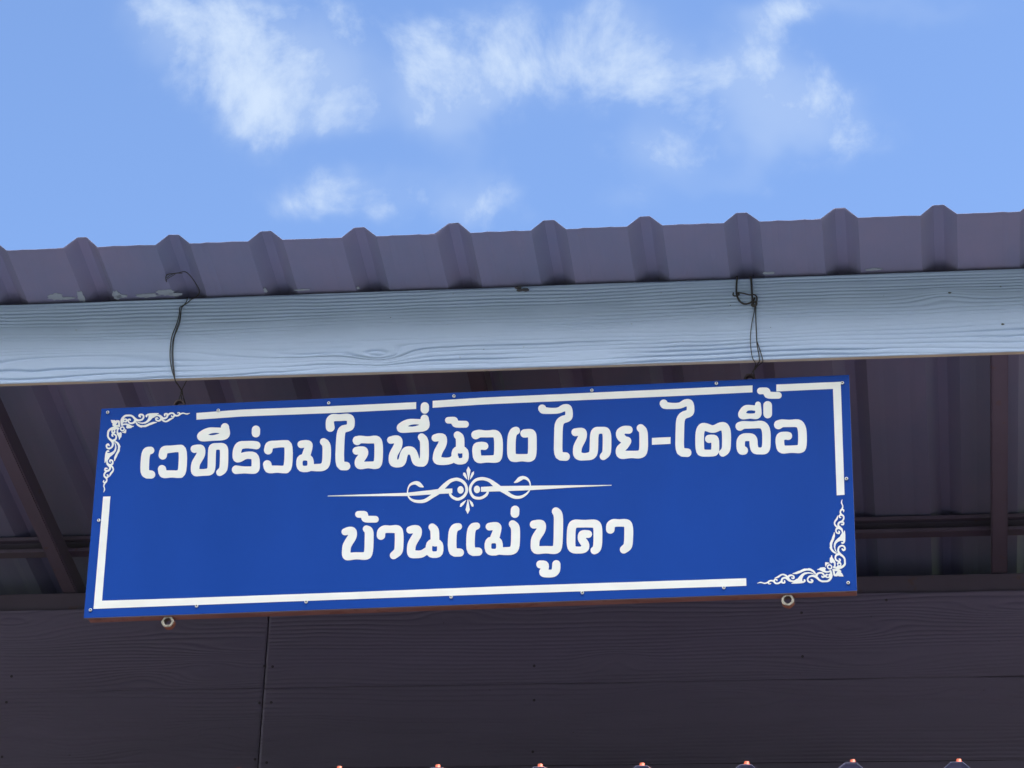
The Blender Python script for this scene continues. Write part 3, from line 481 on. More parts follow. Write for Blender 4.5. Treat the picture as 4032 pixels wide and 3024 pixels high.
 'l14': [[-28.4,186.7,-31.3,186.0,-34.3,183.9,-35.5,182.2,-36.3,180.6,-37.0,177.4,-36.7,174.2,-35.9,171.7,-34.6,169.5,-31.7,165.9,-31.1,164.3,-30.5,157.0,-30.1,143.4,-30.4,142.6,-33.2,141.3,-34.6,140.1,-38.2,135.9,-39.3,134.2,-41.3,125.5,-41.4,116.7,-41.7,115.9,-45.1,113.7,-48.0,112.8,-53.9,112.4,-59.9,112.8,-67.3,114.4,-67.9,114.7,-68.3,115.5,-67.6,120.3,-66.0,125.8,-63.3,131.6,-59.6,138.3,-57.5,143.0,-55.1,150.9,-54.3,157.3,-54.4,164.6,-55.6,171.0,-56.7,173.5,-58.7,176.8,-60.1,178.5,-61.7,179.7,-66.2,182.2,-69.2,182.9,-75.9,183.4,-79.6,183.2,-82.6,182.6,-90.0,180.4,-92.2,179.2,-94.2,176.9,-95.5,173.7,-95.7,172.1,-95.7,169.7,-94.7,166.4,-93.8,164.8,-92.4,163.1,-90.2,161.3,-87.2,160.1,-84.2,160.0,-77.5,161.0,-76.9,160.8,-76.6,160.0,-77.0,157.6,-78.1,154.3,-84.9,141.1,-86.9,136.4,-88.7,130.8,-90.4,122.1,-91.0,114.1,-90.9,110.1,-90.5,107.7,-89.7,105.3,-87.7,101.2,-86.2,99.1,-84.6,97.7,-80.1,94.7,-74.1,92.8,-67.5,92.1,-61.5,91.8,-52.6,92.2,-46.7,93.0,-41.6,94.3,-37.9,95.7,-35.0,97.3,-34.3,97.3,-32.2,95.5,-30.7,94.6,-23.8,92.0,-21.6,91.7,-13.4,91.3,-10.5,91.8,-5.3,93.3,-3.9,94.0,-1.9,95.7,1.9,100.3,2.8,102.7,4.5,110.6,4.2,122.6,2.2,130.7,1.1,133.1,-3.7,138.9,-7.4,141.5,-7.6,143.1,-8.0,156.0,-8.5,163.2,-9.2,168.1,-10.4,172.1,-11.5,174.6,-13.3,177.6,-17.1,181.5,-22.4,185.2,-23.9,186.0,-26.1,186.6], [-24.2,123.9,-23.9,124.3,-20.9,123.2,-18.6,122.8,-16.4,122.9,-13.5,123.6,-13.2,123.4,-12.7,122.8,-12.2,120.9,-12.1,114.5,-12.5,111.4,-13.1,110.1,-14.6,109.5,-16.1,109.3,-20.5,109.5,-22.0,110.2,-22.7,114.2,-24.7,118.3,-24.8,121.5]],
 'l15': [[-44.8,229.4,-53.0,229.1,-55.3,228.8,-57.8,227.6,-59.7,225.6,-60.6,223.7,-61.0,222.1,-61.1,219.7,-60.8,218.0,-59.4,214.7,-58.0,213.0,-56.3,211.8,-53.3,210.6,-45.1,210.3,-44.4,210.1,-41.6,205.0,-39.7,202.4,-36.7,200.2,-33.6,198.8,-31.4,198.1,-23.2,197.0,-5.3,196.4,-3.1,196.8,-0.9,198.0,0.5,199.5,1.7,201.3,2.6,204.5,2.5,206.9,2.2,208.6,1.5,210.2,0.2,212.3,-1.3,213.8,-2.8,214.9,-4.3,215.5,-6.5,216.0,-22.9,217.0,-25.9,217.5,-26.4,218.0,-27.5,221.3,-28.4,222.9,-30.3,225.5,-32.1,227.0,-35.1,228.5,-37.4,229.1]],
 'l16': [[25.3,188.4,17.2,186.4,15.4,185.6,12.7,183.3,11.6,181.7,10.6,179.4,10.0,177.0,9.9,174.6,10.3,172.2,10.9,170.1,11.9,168.1,13.2,166.2,14.7,164.7,17.0,163.1,20.7,161.8,24.4,161.9,26.6,162.6,32.5,166.1,35.4,166.6,53.2,165.7,65.8,165.6,68.0,165.2,68.9,164.6,69.7,162.1,70.4,158.0,71.1,150.1,71.4,126.8,71.0,117.3,70.4,114.1,69.8,113.7,68.3,113.5,61.7,113.4,49.1,113.7,38.8,114.2,37.3,114.8,36.9,116.5,35.8,126.1,35.7,129.3,36.2,130.9,37.7,131.2,39.9,131.2,44.4,130.2,46.6,130.1,48.8,130.4,51.5,131.8,53.7,134.1,55.2,137.2,55.7,141.2,55.0,144.4,53.6,147.2,51.8,149.4,49.3,151.1,46.9,152.0,41.7,153.2,36.5,153.7,28.3,153.4,23.9,152.3,22.2,151.5,20.2,150.2,18.1,148.2,16.6,146.3,14.5,141.5,13.5,135.1,13.4,130.3,13.6,125.5,15.5,111.1,16.5,107.8,19.5,101.3,22.1,98.3,27.4,94.5,30.4,93.4,36.3,92.5,38.5,92.5,49.5,93.7,54.7,93.8,59.9,93.4,70.2,92.1,75.4,92.0,80.5,92.8,84.2,94.0,86.0,95.1,87.7,96.6,88.8,98.1,91.0,102.0,92.0,104.4,93.5,112.3,94.2,124.2,94.2,138.6,93.8,149.0,92.9,158.7,90.5,168.4,87.1,175.9,83.0,180.8,81.0,182.6,78.8,183.9,73.6,186.0,66.1,186.6,57.3,185.7,49.1,185.6,43.9,186.3,34.2,188.3,29.8,188.7]],
 'l17': [[127.0,192.6,124.8,192.2,120.4,190.8,117.3,189.0,115.3,187.3,112.5,183.6,110.8,180.4,108.5,174.9,107.8,172.6,106.5,165.4,105.8,156.6,105.4,143.8,105.5,127.8,106.2,115.0,107.8,107.0,108.6,104.4,112.4,98.0,114.6,95.7,117.6,93.9,122.8,92.5,127.2,91.8,131.6,91.8,141.2,92.9,146.3,93.0,151.5,92.3,156.6,91.2,162.5,90.5,167.6,91.0,172.0,92.5,177.0,95.9,179.4,98.9,182.0,106.0,183.2,114.7,183.7,127.4,183.3,155.4,182.6,164.2,181.6,169.9,180.8,172.3,178.1,177.3,174.5,181.0,171.5,182.8,167.1,184.3,160.4,184.8,148.6,184.1,145.7,183.1,142.7,180.9,141.4,179.0,140.3,176.6,139.8,172.7,140.6,168.6,141.5,166.6,142.9,164.5,145.9,161.9,149.0,160.7,151.9,160.4,159.3,161.0,160.2,160.5,160.7,154.8,161.0,129.3,160.7,118.9,160.2,114.1,159.9,113.4,159.2,113.1,157.0,113.0,134.9,114.0,129.8,114.5,129.0,114.8,128.4,116.4,127.8,126.8,127.8,143.6,128.1,154.0,128.6,161.2,129.4,165.9,130.5,169.1,131.1,170.0,134.8,172.0,136.9,174.4,138.3,177.5,138.7,180.7,138.4,183.2,137.6,185.6,136.7,187.3,135.2,189.2,133.6,190.6,131.5,191.8,129.3,192.5]],
 'l18': [[254.7,251.4,251.8,250.8,248.1,249.3,244.2,247.0,240.8,244.4,237.8,243.1,235.6,242.5,231.9,242.2,226.0,242.3,217.1,242.9,207.5,244.7,206.8,245.3,204.5,249.2,202.2,251.4,200.8,252.3,198.5,253.2,194.8,253.4,192.6,252.9,191.1,252.1,188.3,249.7,187.3,248.1,186.4,245.7,186.0,241.7,186.4,239.3,186.9,237.9,190.0,232.6,191.4,230.9,192.9,229.7,195.9,227.9,197.4,227.3,201.1,226.5,206.2,226.0,221.8,225.3,232.8,225.2,238.0,225.5,243.9,226.5,248.3,227.9,252.7,229.9,255.7,230.9,257.1,231.0,257.7,230.2,258.0,225.3,257.8,222.1,257.5,220.5,256.5,219.8,250.6,218.5,246.4,217.0,241.5,214.0,238.2,210.9,234.6,206.3,231.6,199.2,230.2,192.9,229.4,184.1,228.9,155.3,228.8,124.2,229.9,112.2,230.4,109.8,233.1,101.7,234.1,99.7,235.6,97.7,242.3,92.5,245.2,91.0,248.2,90.4,260.6,89.1,262.8,89.4,265.0,90.2,266.9,91.4,268.4,92.9,269.4,94.5,270.4,96.8,270.9,99.2,270.9,101.5,270.5,103.9,269.2,106.9,267.8,109.0,265.5,111.1,264.1,112.0,261.9,112.8,253.1,113.9,252.3,114.2,251.9,115.1,251.0,123.9,251.1,139.1,251.4,172.6,251.7,181.4,252.2,187.8,253.3,193.4,254.1,194.9,255.2,196.4,256.7,197.3,264.0,199.6,267.7,201.2,272.1,204.3,274.3,206.8,276.1,210.0,277.4,214.7,277.8,219.5,277.7,225.2,277.0,232.5,276.0,237.3,274.2,242.3,271.6,246.4,268.0,249.4,265.1,250.8,260.6,251.7,257.0,251.8]],
 'l19': [[342.1,182.1,336.9,181.2,332.6,178.9,330.4,177.0,328.0,173.9,326.7,171.6,325.0,166.9,323.8,159.7,323.2,151.8,322.6,119.9,321.8,112.8,321.2,111.2,320.3,110.5,317.5,109.6,312.4,108.8,307.3,108.9,302.2,110.2,301.4,110.9,301.2,113.0,301.6,120.1,302.5,124.0,304.8,129.5,310.0,139.8,312.0,144.3,314.3,151.4,315.1,156.9,315.4,163.3,314.6,168.9,313.4,172.2,310.7,176.3,308.3,178.6,303.9,180.8,301.0,181.6,291.4,181.6,281.9,180.2,278.7,178.7,277.0,177.1,276.0,175.7,274.7,172.4,274.6,168.4,275.5,165.2,277.6,161.8,279.8,159.9,282.8,158.7,285.7,158.4,290.8,159.1,291.9,158.8,292.0,158.0,291.4,155.7,290.2,152.8,285.2,143.2,282.1,136.1,281.0,133.0,280.0,129.1,279.2,123.5,278.9,112.4,279.4,107.6,280.3,103.6,281.2,101.2,283.6,97.1,285.0,95.4,287.7,92.9,292.1,90.3,297.2,88.8,300.8,88.4,306.0,88.2,322.0,88.3,327.1,89.0,331.5,90.6,333.7,91.8,337.3,94.8,341.1,100.0,343.2,106.3,343.7,108.6,344.6,116.5,345.0,126.8,345.3,149.9,346.2,159.5,346.6,160.9,347.3,161.6,348.8,162.2,351.0,162.7,353.1,162.6,354.6,162.2,355.8,161.4,356.1,160.6,356.6,155.0,356.8,149.4,356.8,128.7,356.4,116.0,355.9,111.2,354.9,108.9,350.9,103.5,349.7,101.2,349.3,99.6,349.1,97.3,349.7,93.8,351.3,90.8,352.7,89.4,354.1,88.3,357.1,87.1,359.3,86.9,360.7,87.1,362.9,88.0,368.7,92.0,372.4,95.3,374.7,98.5,376.6,102.3,378.0,107.0,378.8,113.4,379.4,126.8,379.4,146.7,379.0,155.5,378.1,162.0,376.4,168.4,373.9,173.3,372.7,175.0,368.9,178.4,366.3,179.8,361.1,181.3]],
 'l20': [[455.2,184.4,453.0,184.0,451.5,183.4,448.8,181.4,446.7,178.3,446.2,176.7,445.8,174.4,445.9,172.0,446.4,169.5,447.8,166.7,451.5,162.0,452.0,160.5,452.3,157.3,452.6,146.1,452.6,124.7,452.1,115.2,451.2,110.4,450.6,109.9,449.2,109.4,444.1,109.0,417.9,110.2,416.1,110.5,415.8,111.3,420.8,116.6,423.2,119.7,426.3,124.3,429.0,128.9,430.6,132.8,431.3,135.2,431.4,137.6,431.2,140.0,430.7,142.4,428.8,145.7,427.4,147.1,424.4,149.1,422.3,149.9,419.3,150.5,418.4,150.9,415.0,154.7,413.8,156.7,413.6,157.5,413.9,158.3,414.9,159.1,416.4,159.5,424.5,158.6,427.4,158.8,429.6,159.6,432.0,161.4,433.3,163.0,434.4,165.3,435.1,169.3,434.5,173.3,433.4,175.7,432.2,177.4,429.6,179.6,426.7,180.9,417.9,181.8,412.0,181.6,407.6,180.6,403.2,178.6,398.9,175.8,395.9,173.1,394.5,171.2,392.2,166.5,391.2,161.0,391.5,155.4,392.6,150.5,393.5,148.1,396.0,143.7,399.1,139.9,404.4,134.8,404.9,134.0,404.4,133.3,398.3,128.0,394.9,124.2,392.1,118.7,390.9,113.2,391.0,106.1,391.4,102.9,392.5,99.7,393.6,97.2,395.9,94.0,399.7,90.6,402.6,89.0,407.7,87.7,412.1,87.5,424.4,88.8,431.7,89.1,438.2,88.6,444.8,87.6,451.3,87.2,455.7,87.6,461.5,89.5,466.6,92.5,469.1,95.4,472.4,101.5,474.4,111.0,475.1,121.2,475.1,135.5,474.8,152.2,474.3,159.4,473.4,164.3,472.0,169.1,470.5,172.4,467.6,176.5,462.6,181.5,461.0,182.8,458.1,184.1]],
 'l21': [[485.5,143.7,533.8,144.0,533.7,124.7,485.4,124.4]],
 'l22': [[574.1,250.2,571.2,249.6,567.5,248.1,563.8,245.8,560.2,243.1,557.3,241.7,555.1,241.2,551.4,240.8,545.6,240.9,536.8,241.6,527.3,243.5,526.6,244.3,524.8,247.7,522.2,250.3,520.8,251.1,518.6,252.0,514.9,252.2,512.7,251.6,511.2,250.9,509.8,249.8,508.3,248.2,507.1,246.2,506.5,244.6,506.0,240.6,506.3,238.2,506.8,236.5,509.6,231.6,511.1,229.6,512.6,228.3,515.6,226.5,520.6,225.1,525.7,224.5,541.1,223.9,552.0,223.8,557.1,224.0,563.7,225.3,567.4,226.5,571.7,228.6,574.7,229.6,576.1,229.7,576.6,229.1,576.9,224.3,576.6,220.3,576.2,218.7,575.3,218.1,569.5,216.8,565.2,215.2,560.4,212.3,557.0,209.1,553.5,204.6,552.3,202.3,550.1,196.8,548.8,190.4,547.9,181.7,546.8,152.3,546.2,121.3,547.4,107.0,550.1,98.2,551.0,96.4,552.5,94.5,559.0,89.2,561.8,87.6,564.7,87.0,577.0,85.7,579.2,85.9,581.4,86.7,583.4,88.0,584.9,89.5,586.0,91.0,587.0,93.3,587.5,95.7,587.6,98.0,587.1,101.2,586.1,103.6,584.5,106.0,582.5,107.8,579.4,109.3,570.0,110.7,569.1,111.6,568.4,121.1,568.7,135.4,569.7,170.3,570.1,179.0,570.7,186.2,571.3,189.4,572.0,191.7,572.9,193.4,574.1,194.8,575.8,195.7,582.4,197.8,586.1,199.4,589.0,201.3,591.2,203.1,592.7,204.9,594.9,208.8,596.1,212.9,596.6,218.5,596.6,223.3,596.0,231.4,595.0,236.2,593.4,241.1,590.8,245.3,587.2,248.3,584.3,249.7,580.0,250.6,576.3,250.6]],
 'l23': [[663.9,179.8,660.9,179.2,657.3,178.0,647.8,173.2,644.2,172.2,642.7,172.3,640.6,173.0,631.9,177.3,626.8,179.1,622.5,180.0,617.4,180.0,613.0,178.7,610.8,177.5,607.2,174.3,604.2,170.1,601.2,163.7,599.3,155.0,598.4,145.5,598.1,135.2,598.1,120.2,598.7,108.3,600.2,99.5,601.1,97.1,603.5,92.3,604.7,90.6,606.3,89.2,608.0,88.1,612.0,86.3,615.6,85.3,619.9,84.7,633.7,84.0,643.8,84.2,648.1,85.0,652.5,86.9,656.1,90.7,658.3,95.0,658.8,94.5,659.2,91.3,659.9,88.9,661.9,85.6,663.3,84.4,665.4,83.1,667.6,82.5,669.7,82.4,672.6,83.1,678.4,86.7,682.1,89.8,684.7,93.3,686.6,97.1,688.3,101.8,689.4,108.0,690.0,115.1,690.7,136.5,690.5,146.8,689.9,154.7,688.6,161.1,686.1,168.0,683.5,172.5,681.9,174.5,678.4,177.5,676.2,178.7,671.8,180.1,666.8,180.3], [664.4,156.7,665.8,156.7,666.4,155.2,666.9,152.6,667.4,146.3,667.6,137.5,667.4,124.9,667.0,111.4,666.1,106.0,665.0,103.8,661.2,99.9,659.8,97.9,659.4,98.4,659.9,113.4,659.7,127.6,658.5,134.0,656.0,138.9,654.8,140.5,653.2,142.0,648.9,144.5,646.0,145.2,638.8,145.8,631.5,145.3,629.3,144.6,627.9,143.7,626.0,141.9,624.5,139.6,623.7,137.2,623.4,134.1,623.9,130.9,625.0,128.4,626.2,126.6,628.4,124.6,630.5,123.4,632.7,122.8,634.9,122.7,638.5,123.4,639.3,123.0,639.6,121.4,639.8,114.3,639.0,103.9,638.2,103.2,633.9,103.1,626.7,103.6,623.1,104.1,621.6,104.7,621.1,105.7,620.7,109.6,620.5,119.9,620.5,134.2,620.8,144.5,621.4,150.8,622.2,154.8,622.9,156.4,623.7,157.1,625.1,156.9,634.5,152.8,640.3,151.3,646.1,151.0,648.2,151.1,654.1,152.6,660.6,155.4]],
 'l24': [[760.8,179.2,749.3,178.3,743.5,178.4,726.9,180.3,721.1,180.4,716.7,179.8,709.3,177.6,706.2,175.4,704.0,172.3,703.1,169.9,702.7,167.6,702.8,164.4,703.4,162.0,704.5,159.5,706.2,157.2,708.4,155.4,710.5,154.3,713.4,153.6,717.0,153.9,718.5,154.5,724.3,158.1,727.2,158.7,762.6,158.3,766.2,157.7,767.6,157.1,768.3,156.3,769.2,154.9,770.2,151.7,770.9,146.9,771.3,138.1,771.2,127.1,770.8,116.8,770.4,110.5,769.8,106.6,769.0,104.3,768.0,103.6,765.9,103.1,764.4,103.1,762.3,103.8,760.8,104.5,760.2,105.5,759.1,112.6,759.0,121.3,758.7,125.3,757.8,130.1,755.2,135.7,752.7,139.0,750.7,140.8,747.2,143.1,742.1,144.7,736.4,145.4,729.9,145.7,724.1,145.4,719.0,144.1,714.7,141.6,712.8,140.1,710.2,137.1,708.8,135.0,707.0,131.7,705.4,127.0,704.4,120.7,704.1,110.5,704.8,102.5,706.4,96.1,707.4,93.7,708.8,91.3,710.9,88.9,713.0,87.2,715.2,86.2,718.8,85.2,725.2,85.6,727.4,86.3,729.6,87.7,731.3,89.5,732.6,91.8,733.4,94.1,733.7,96.5,733.6,98.8,733.0,101.2,732.0,103.4,730.7,105.3,729.0,106.9,726.4,108.6,726.1,109.4,725.9,114.2,726.4,120.5,727.3,123.2,728.8,123.7,731.0,123.8,736.7,123.4,737.6,123.1,738.1,122.3,738.2,112.8,738.5,108.9,739.2,104.1,740.4,98.5,742.6,93.7,744.1,91.4,747.6,88.1,749.7,86.8,755.4,85.0,769.8,83.9,775.5,83.9,779.9,85.0,782.4,86.3,785.9,89.3,787.1,90.8,788.8,93.9,790.1,97.0,791.4,103.2,792.2,109.5,792.8,123.7,793.1,137.9,792.6,147.4,791.4,155.4,790.8,157.8,788.0,165.1,784.5,170.3,782.5,172.5,778.1,176.0,776.0,177.1,770.2,178.9,763.0,179.3]],
 'l25': [[785.9,234.3,783.0,233.7,780.1,231.9,777.6,229.1,776.3,226.0,775.8,222.8,775.5,198.1,775.8,195.7,776.5,193.2,777.7,190.8,779.0,189.1,780.6,187.7,782.8,186.5,784.9,185.8,787.1,185.6,790.7,186.4,793.7,188.2,795.8,190.7,797.3,193.8,797.8,197.8,798.1,221.7,797.9,224.1,797.2,226.5,796.0,229.0,794.6,230.9,792.4,232.6,790.3,233.7,788.1,234.3], [760.6,234.1,758.3,233.2,756.9,232.1,756.0,231.0,755.0,228.6,754.6,224.6,754.2,223.8,753.9,223.6,738.7,225.7,732.9,225.9,730.0,225.6,726.3,224.3,723.4,222.5,721.2,220.7,718.2,217.6,714.5,212.3,711.6,206.7,710.5,203.6,710.1,200.4,710.3,196.4,711.5,193.2,712.9,190.7,714.8,188.8,717.7,186.8,719.9,186.1,723.5,185.5,727.1,185.5,740.1,186.8,743.0,186.5,751.0,185.0,756.0,184.6,760.4,185.2,761.8,185.7,766.4,189.0,768.1,191.3,770.1,195.9,770.6,198.3,770.9,202.3,770.7,209.5,769.3,227.1,768.9,228.7,768.2,230.4,766.3,232.6,764.9,233.5,763.5,234.1], [737.5,210.3,741.3,210.5,744.9,210.4,753.6,208.7,754.3,208.3,754.6,207.1,754.2,202.3,753.4,201.4,752.0,201.0,746.2,200.7,736.8,201.3,731.7,202.7,730.7,203.4,730.9,204.2,733.2,208.1,734.8,209.5]],
 'l26': [[775.9,274.1,767.9,274.0,765.8,273.4,763.8,272.3,762.1,270.3,760.8,267.6,760.4,264.4,760.8,262.0,761.4,260.3,762.6,258.4,764.0,256.9,766.1,255.6,768.3,255.1,775.6,255.1,776.9,254.7,778.1,251.5,780.4,247.4,781.7,245.7,783.3,244.4,787.6,242.3,790.5,241.6,797.7,240.7,815.8,240.1,818.0,240.5,820.2,241.7,821.7,243.0,823.1,245.3,823.9,248.4,823.8,250.8,823.5,252.4,822.8,254.1,821.7,255.7,819.1,258.0,816.2,259.0,799.6,260.1,796.0,260.7,795.2,261.1,794.1,265.1,793.4,266.8,791.7,269.3,789.7,271.2,786.8,272.7,784.6,273.5]],
 'l27': [[821.3,180.4,816.3,179.7,809.0,177.5,806.8,176.2,804.8,174.0,803.1,170.9,802.2,167.0,802.5,163.0,803.2,160.6,804.1,159.0,805.7,156.8,808.0,154.8,810.6,153.5,813.5,153.0,815.7,153.2,817.9,153.8,823.7,157.7,825.2,158.4,826.6,158.6,856.8,157.4,860.4,156.4,861.1,155.5,862.2,152.3,863.0,148.3,863.6,141.9,863.7,130.1,863.3,118.2,862.6,108.8,862.0,106.2,861.3,105.8,858.4,105.6,846.9,105.4,834.0,105.7,829.7,105.9,828.4,106.5,827.8,109.6,827.4,116.0,827.4,120.7,827.9,122.3,829.4,122.8,831.5,123.0,836.5,121.6,838.7,121.5,841.6,122.2,843.8,123.4,846.3,126.1,847.7,129.2,848.2,133.2,847.7,136.3,846.6,138.8,844.8,141.2,842.6,142.9,839.9,144.0,834.9,144.9,829.2,145.2,821.3,144.9,816.9,143.7,814.7,142.7,813.3,141.7,810.3,139.0,809.1,137.4,806.4,131.2,805.5,125.7,805.2,120.2,805.3,114.6,806.8,101.2,807.7,98.0,810.7,91.7,813.0,89.1,818.5,85.3,821.3,84.4,827.0,83.7,840.7,84.9,845.7,84.9,851.4,84.5,862.1,83.2,866.4,83.2,872.2,84.4,877.2,86.9,878.7,88.3,880.0,89.9,883.3,96.8,884.9,105.4,885.7,117.2,886.0,130.6,885.8,141.7,884.9,151.2,882.7,160.0,879.1,168.1,874.9,173.1,873.1,174.8,867.4,177.7,865.2,178.4,858.1,179.1,849.4,178.5,840.8,178.4,826.4,180.2]],
 'm01': [[-261.4,-70.7,-264.3,-71.4,-265.8,-72.1,-267.2,-73.4,-268.9,-76.0,-269.7,-79.1,-269.5,-82.2,-268.7,-84.6,-267.4,-86.6,-265.1,-89.1,-264.4,-90.3,-263.9,-95.0,-263.3,-130.2,-263.6,-139.5,-264.0,-143.4,-264.3,-145.0,-265.1,-145.5,-268.8,-145.6,-285.8,-144.8,-298.3,-145.3,-299.3,-145.1,-299.8,-144.6,-299.9,-139.6,-299.6,-134.2,-299.2,-131.1,-298.5,-128.8,-295.6,-122.6,-290.0,-113.4,-287.7,-108.9,-286.7,-106.6,-285.2,-101.2,-284.6,-95.7,-285.1,-88.6,-286.0,-84.7,-287.0,-82.3,-290.5,-77.4,-292.3,-75.9,-293.8,-75.0,-298.3,-73.1,-303.5,-72.6,-307.2,-72.8,-311.6,-73.6,-315.2,-74.8,-321.0,-77.4,-323.2,-78.8,-324.7,-80.7,-325.8,-83.8,-325.9,-86.9,-324.9,-90.1,-324.0,-91.7,-322.6,-93.3,-320.3,-94.9,-317.3,-95.9,-315.1,-95.9,-308.5,-94.8,-307.7,-95.5,-309.1,-98.7,-315.0,-108.5,-318.8,-116.2,-320.3,-120.1,-321.3,-123.9,-322.2,-130.1,-322.5,-143.4,-321.8,-151.2,-320.4,-155.9,-319.2,-158.3,-316.0,-162.2,-313.9,-164.0,-310.7,-165.4,-306.3,-166.3,-299.6,-166.2,-288.7,-164.8,-283.5,-164.5,-276.1,-165.1,-268.7,-166.3,-263.6,-166.8,-258.4,-166.8,-253.3,-165.7,-249.0,-163.7,-246.8,-162.0,-245.0,-159.7,-242.0,-152.9,-240.5,-143.6,-240.0,-131.9,-240.1,-115.5,-240.6,-96.7,-241.3,-89.7,-242.6,-84.9,-244.0,-81.6,-245.4,-79.3,-247.9,-76.3,-249.4,-75.1,-253.2,-72.9,-258.4,-71.0]],
 'm02': [[-277.0,-29.1,-285.2,-29.3,-287.4,-30.1,-288.7,-31.0,-290.2,-32.8,-291.2,-34.9,-291.6,-37.2,-291.3,-40.4,-290.3,-42.8,-289.1,-44.4,-287.5,-46.0,-286.0,-46.9,-283.0,-47.8,-276.3,-48.2,-275.6,-48.9,-274.2,-52.9,-273.0,-55.4,-271.5,-57.4,-269.2,-59.2,-265.5,-61.1,-263.9,-61.7,-256.5,-62.8,-236.5,-63.5,-234.3,-63.2,-232.1,-62.1,-230.7,-60.8,-229.4,-58.7,-228.6,-55.6,-228.8,-53.3,-229.2,-51.7,-230.9,-48.4,-233.5,-46.2,-235.0,-45.5,-237.2,-44.9,-254.2,-44.0,-256.5,-43.5,-257.0,-42.6,-257.4,-39.5,-258.7,-36.2,-260.2,-33.8,-262.1,-32.1,-265.1,-30.4,-267.4,-29.6]],
 'm03': [[-188.1,-73.0,-195.4,-73.7,-199.1,-73.7,-206.5,-72.6,-211.7,-72.3,-216.8,-73.3,-221.2,-75.2,-224.8,-77.8,-227.6,-80.7,-228.9,-82.4,-230.5,-85.4,-231.3,-87.8,-232.1,-92.4,-232.2,-100.2,-231.9,-102.6,-231.2,-105.0,-229.9,-107.4,-228.0,-109.5,-225.8,-111.2,-223.5,-112.2,-221.3,-112.6,-219.1,-112.6,-216.9,-112.1,-214.7,-111.0,-213.0,-109.6,-211.4,-107.4,-210.7,-105.8,-210.1,-103.5,-210.0,-95.7,-209.6,-94.9,-208.7,-94.1,-207.3,-93.7,-205.8,-93.7,-186.6,-94.7,-185.4,-95.1,-185.0,-95.9,-184.6,-99.1,-184.0,-112.4,-183.9,-131.9,-184.3,-139.7,-184.9,-141.2,-185.7,-142.3,-194.0,-150.9,-195.3,-154.0,-195.7,-157.1,-195.4,-159.4,-194.9,-161.0,-193.8,-163.1,-192.3,-165.0,-189.2,-167.1,-187.8,-167.6,-185.5,-168.0,-183.4,-167.9,-181.2,-167.2,-172.6,-161.5,-169.0,-158.7,-166.5,-155.9,-163.7,-151.4,-162.1,-146.8,-161.3,-140.6,-161.0,-133.6,-161.1,-113.3,-161.5,-103.9,-162.3,-96.1,-163.5,-89.8,-165.0,-85.0,-166.4,-82.3,-169.5,-78.4,-171.0,-76.9,-173.3,-75.4,-177.0,-73.7,-180.0,-73.0,-185.1,-72.7]],
 'm04': [[-88.0,-72.4,-91.0,-73.1,-93.8,-75.2,-95.0,-76.8,-95.7,-78.4,-96.4,-81.5,-96.2,-83.8,-95.6,-86.2,-91.9,-92.6,-91.2,-95.0,-90.4,-104.4,-90.0,-115.3,-90.2,-116.9,-94.7,-119.3,-99.6,-125.1,-100.7,-128.1,-102.0,-134.3,-102.2,-138.2,-102.6,-138.9,-110.8,-144.5,-114.5,-146.2,-116.6,-146.6,-121.0,-146.8,-128.4,-146.1,-129.0,-145.6,-129.1,-145.1,-129.2,-142.5,-128.8,-136.3,-127.6,-131.7,-124.0,-124.1,-118.0,-113.4,-115.9,-108.8,-114.2,-103.4,-113.5,-98.0,-113.6,-91.7,-114.6,-87.0,-115.9,-83.8,-119.0,-79.8,-122.1,-77.3,-126.9,-75.4,-132.1,-74.9,-138.7,-75.3,-143.8,-76.7,-150.1,-79.2,-151.7,-80.5,-153.1,-82.2,-154.3,-85.3,-154.5,-86.9,-154.4,-89.2,-153.4,-92.4,-151.2,-95.5,-149.0,-97.2,-146.0,-98.3,-143.8,-98.5,-138.0,-97.7,-137.2,-97.9,-137.0,-98.6,-138.3,-101.6,-145.1,-113.8,-148.6,-121.5,-150.2,-126.9,-151.0,-132.3,-151.3,-138.5,-151.2,-145.5,-150.5,-152.5,-149.4,-156.5,-148.4,-158.8,-146.2,-162.1,-143.8,-164.5,-142.4,-165.3,-140.2,-166.2,-135.0,-167.3,-126.2,-167.7,-118.2,-167.6,-112.4,-166.8,-107.3,-165.2,-101.3,-161.5,-98.7,-159.4,-98.0,-159.3,-93.4,-164.2,-90.5,-166.0,-83.1,-168.5,-73.6,-168.9,-71.4,-168.6,-64.2,-166.2,-62.2,-164.6,-58.5,-160.1,-57.4,-157.8,-55.6,-149.4,-56.0,-136.9,-58.0,-129.1,-59.1,-126.7,-63.7,-121.1,-67.0,-118.6,-67.2,-117.8,-68.1,-99.1,-68.9,-92.8,-70.2,-88.0,-73.0,-82.5,-76.9,-78.2,-81.4,-74.4,-82.9,-73.4,-85.1,-72.6], [-85.0,-135.8,-84.8,-135.3,-84.0,-135.0,-81.8,-136.1,-79.6,-136.8,-76.7,-136.9,-73.8,-136.4,-73.0,-136.8,-72.4,-139.4,-72.2,-146.4,-72.8,-149.5,-73.4,-150.4,-75.5,-151.1,-80.7,-151.0,-82.9,-150.5,-84.1,-149.8,-84.7,-148.2,-85.4,-145.1,-85.5,-138.9]],
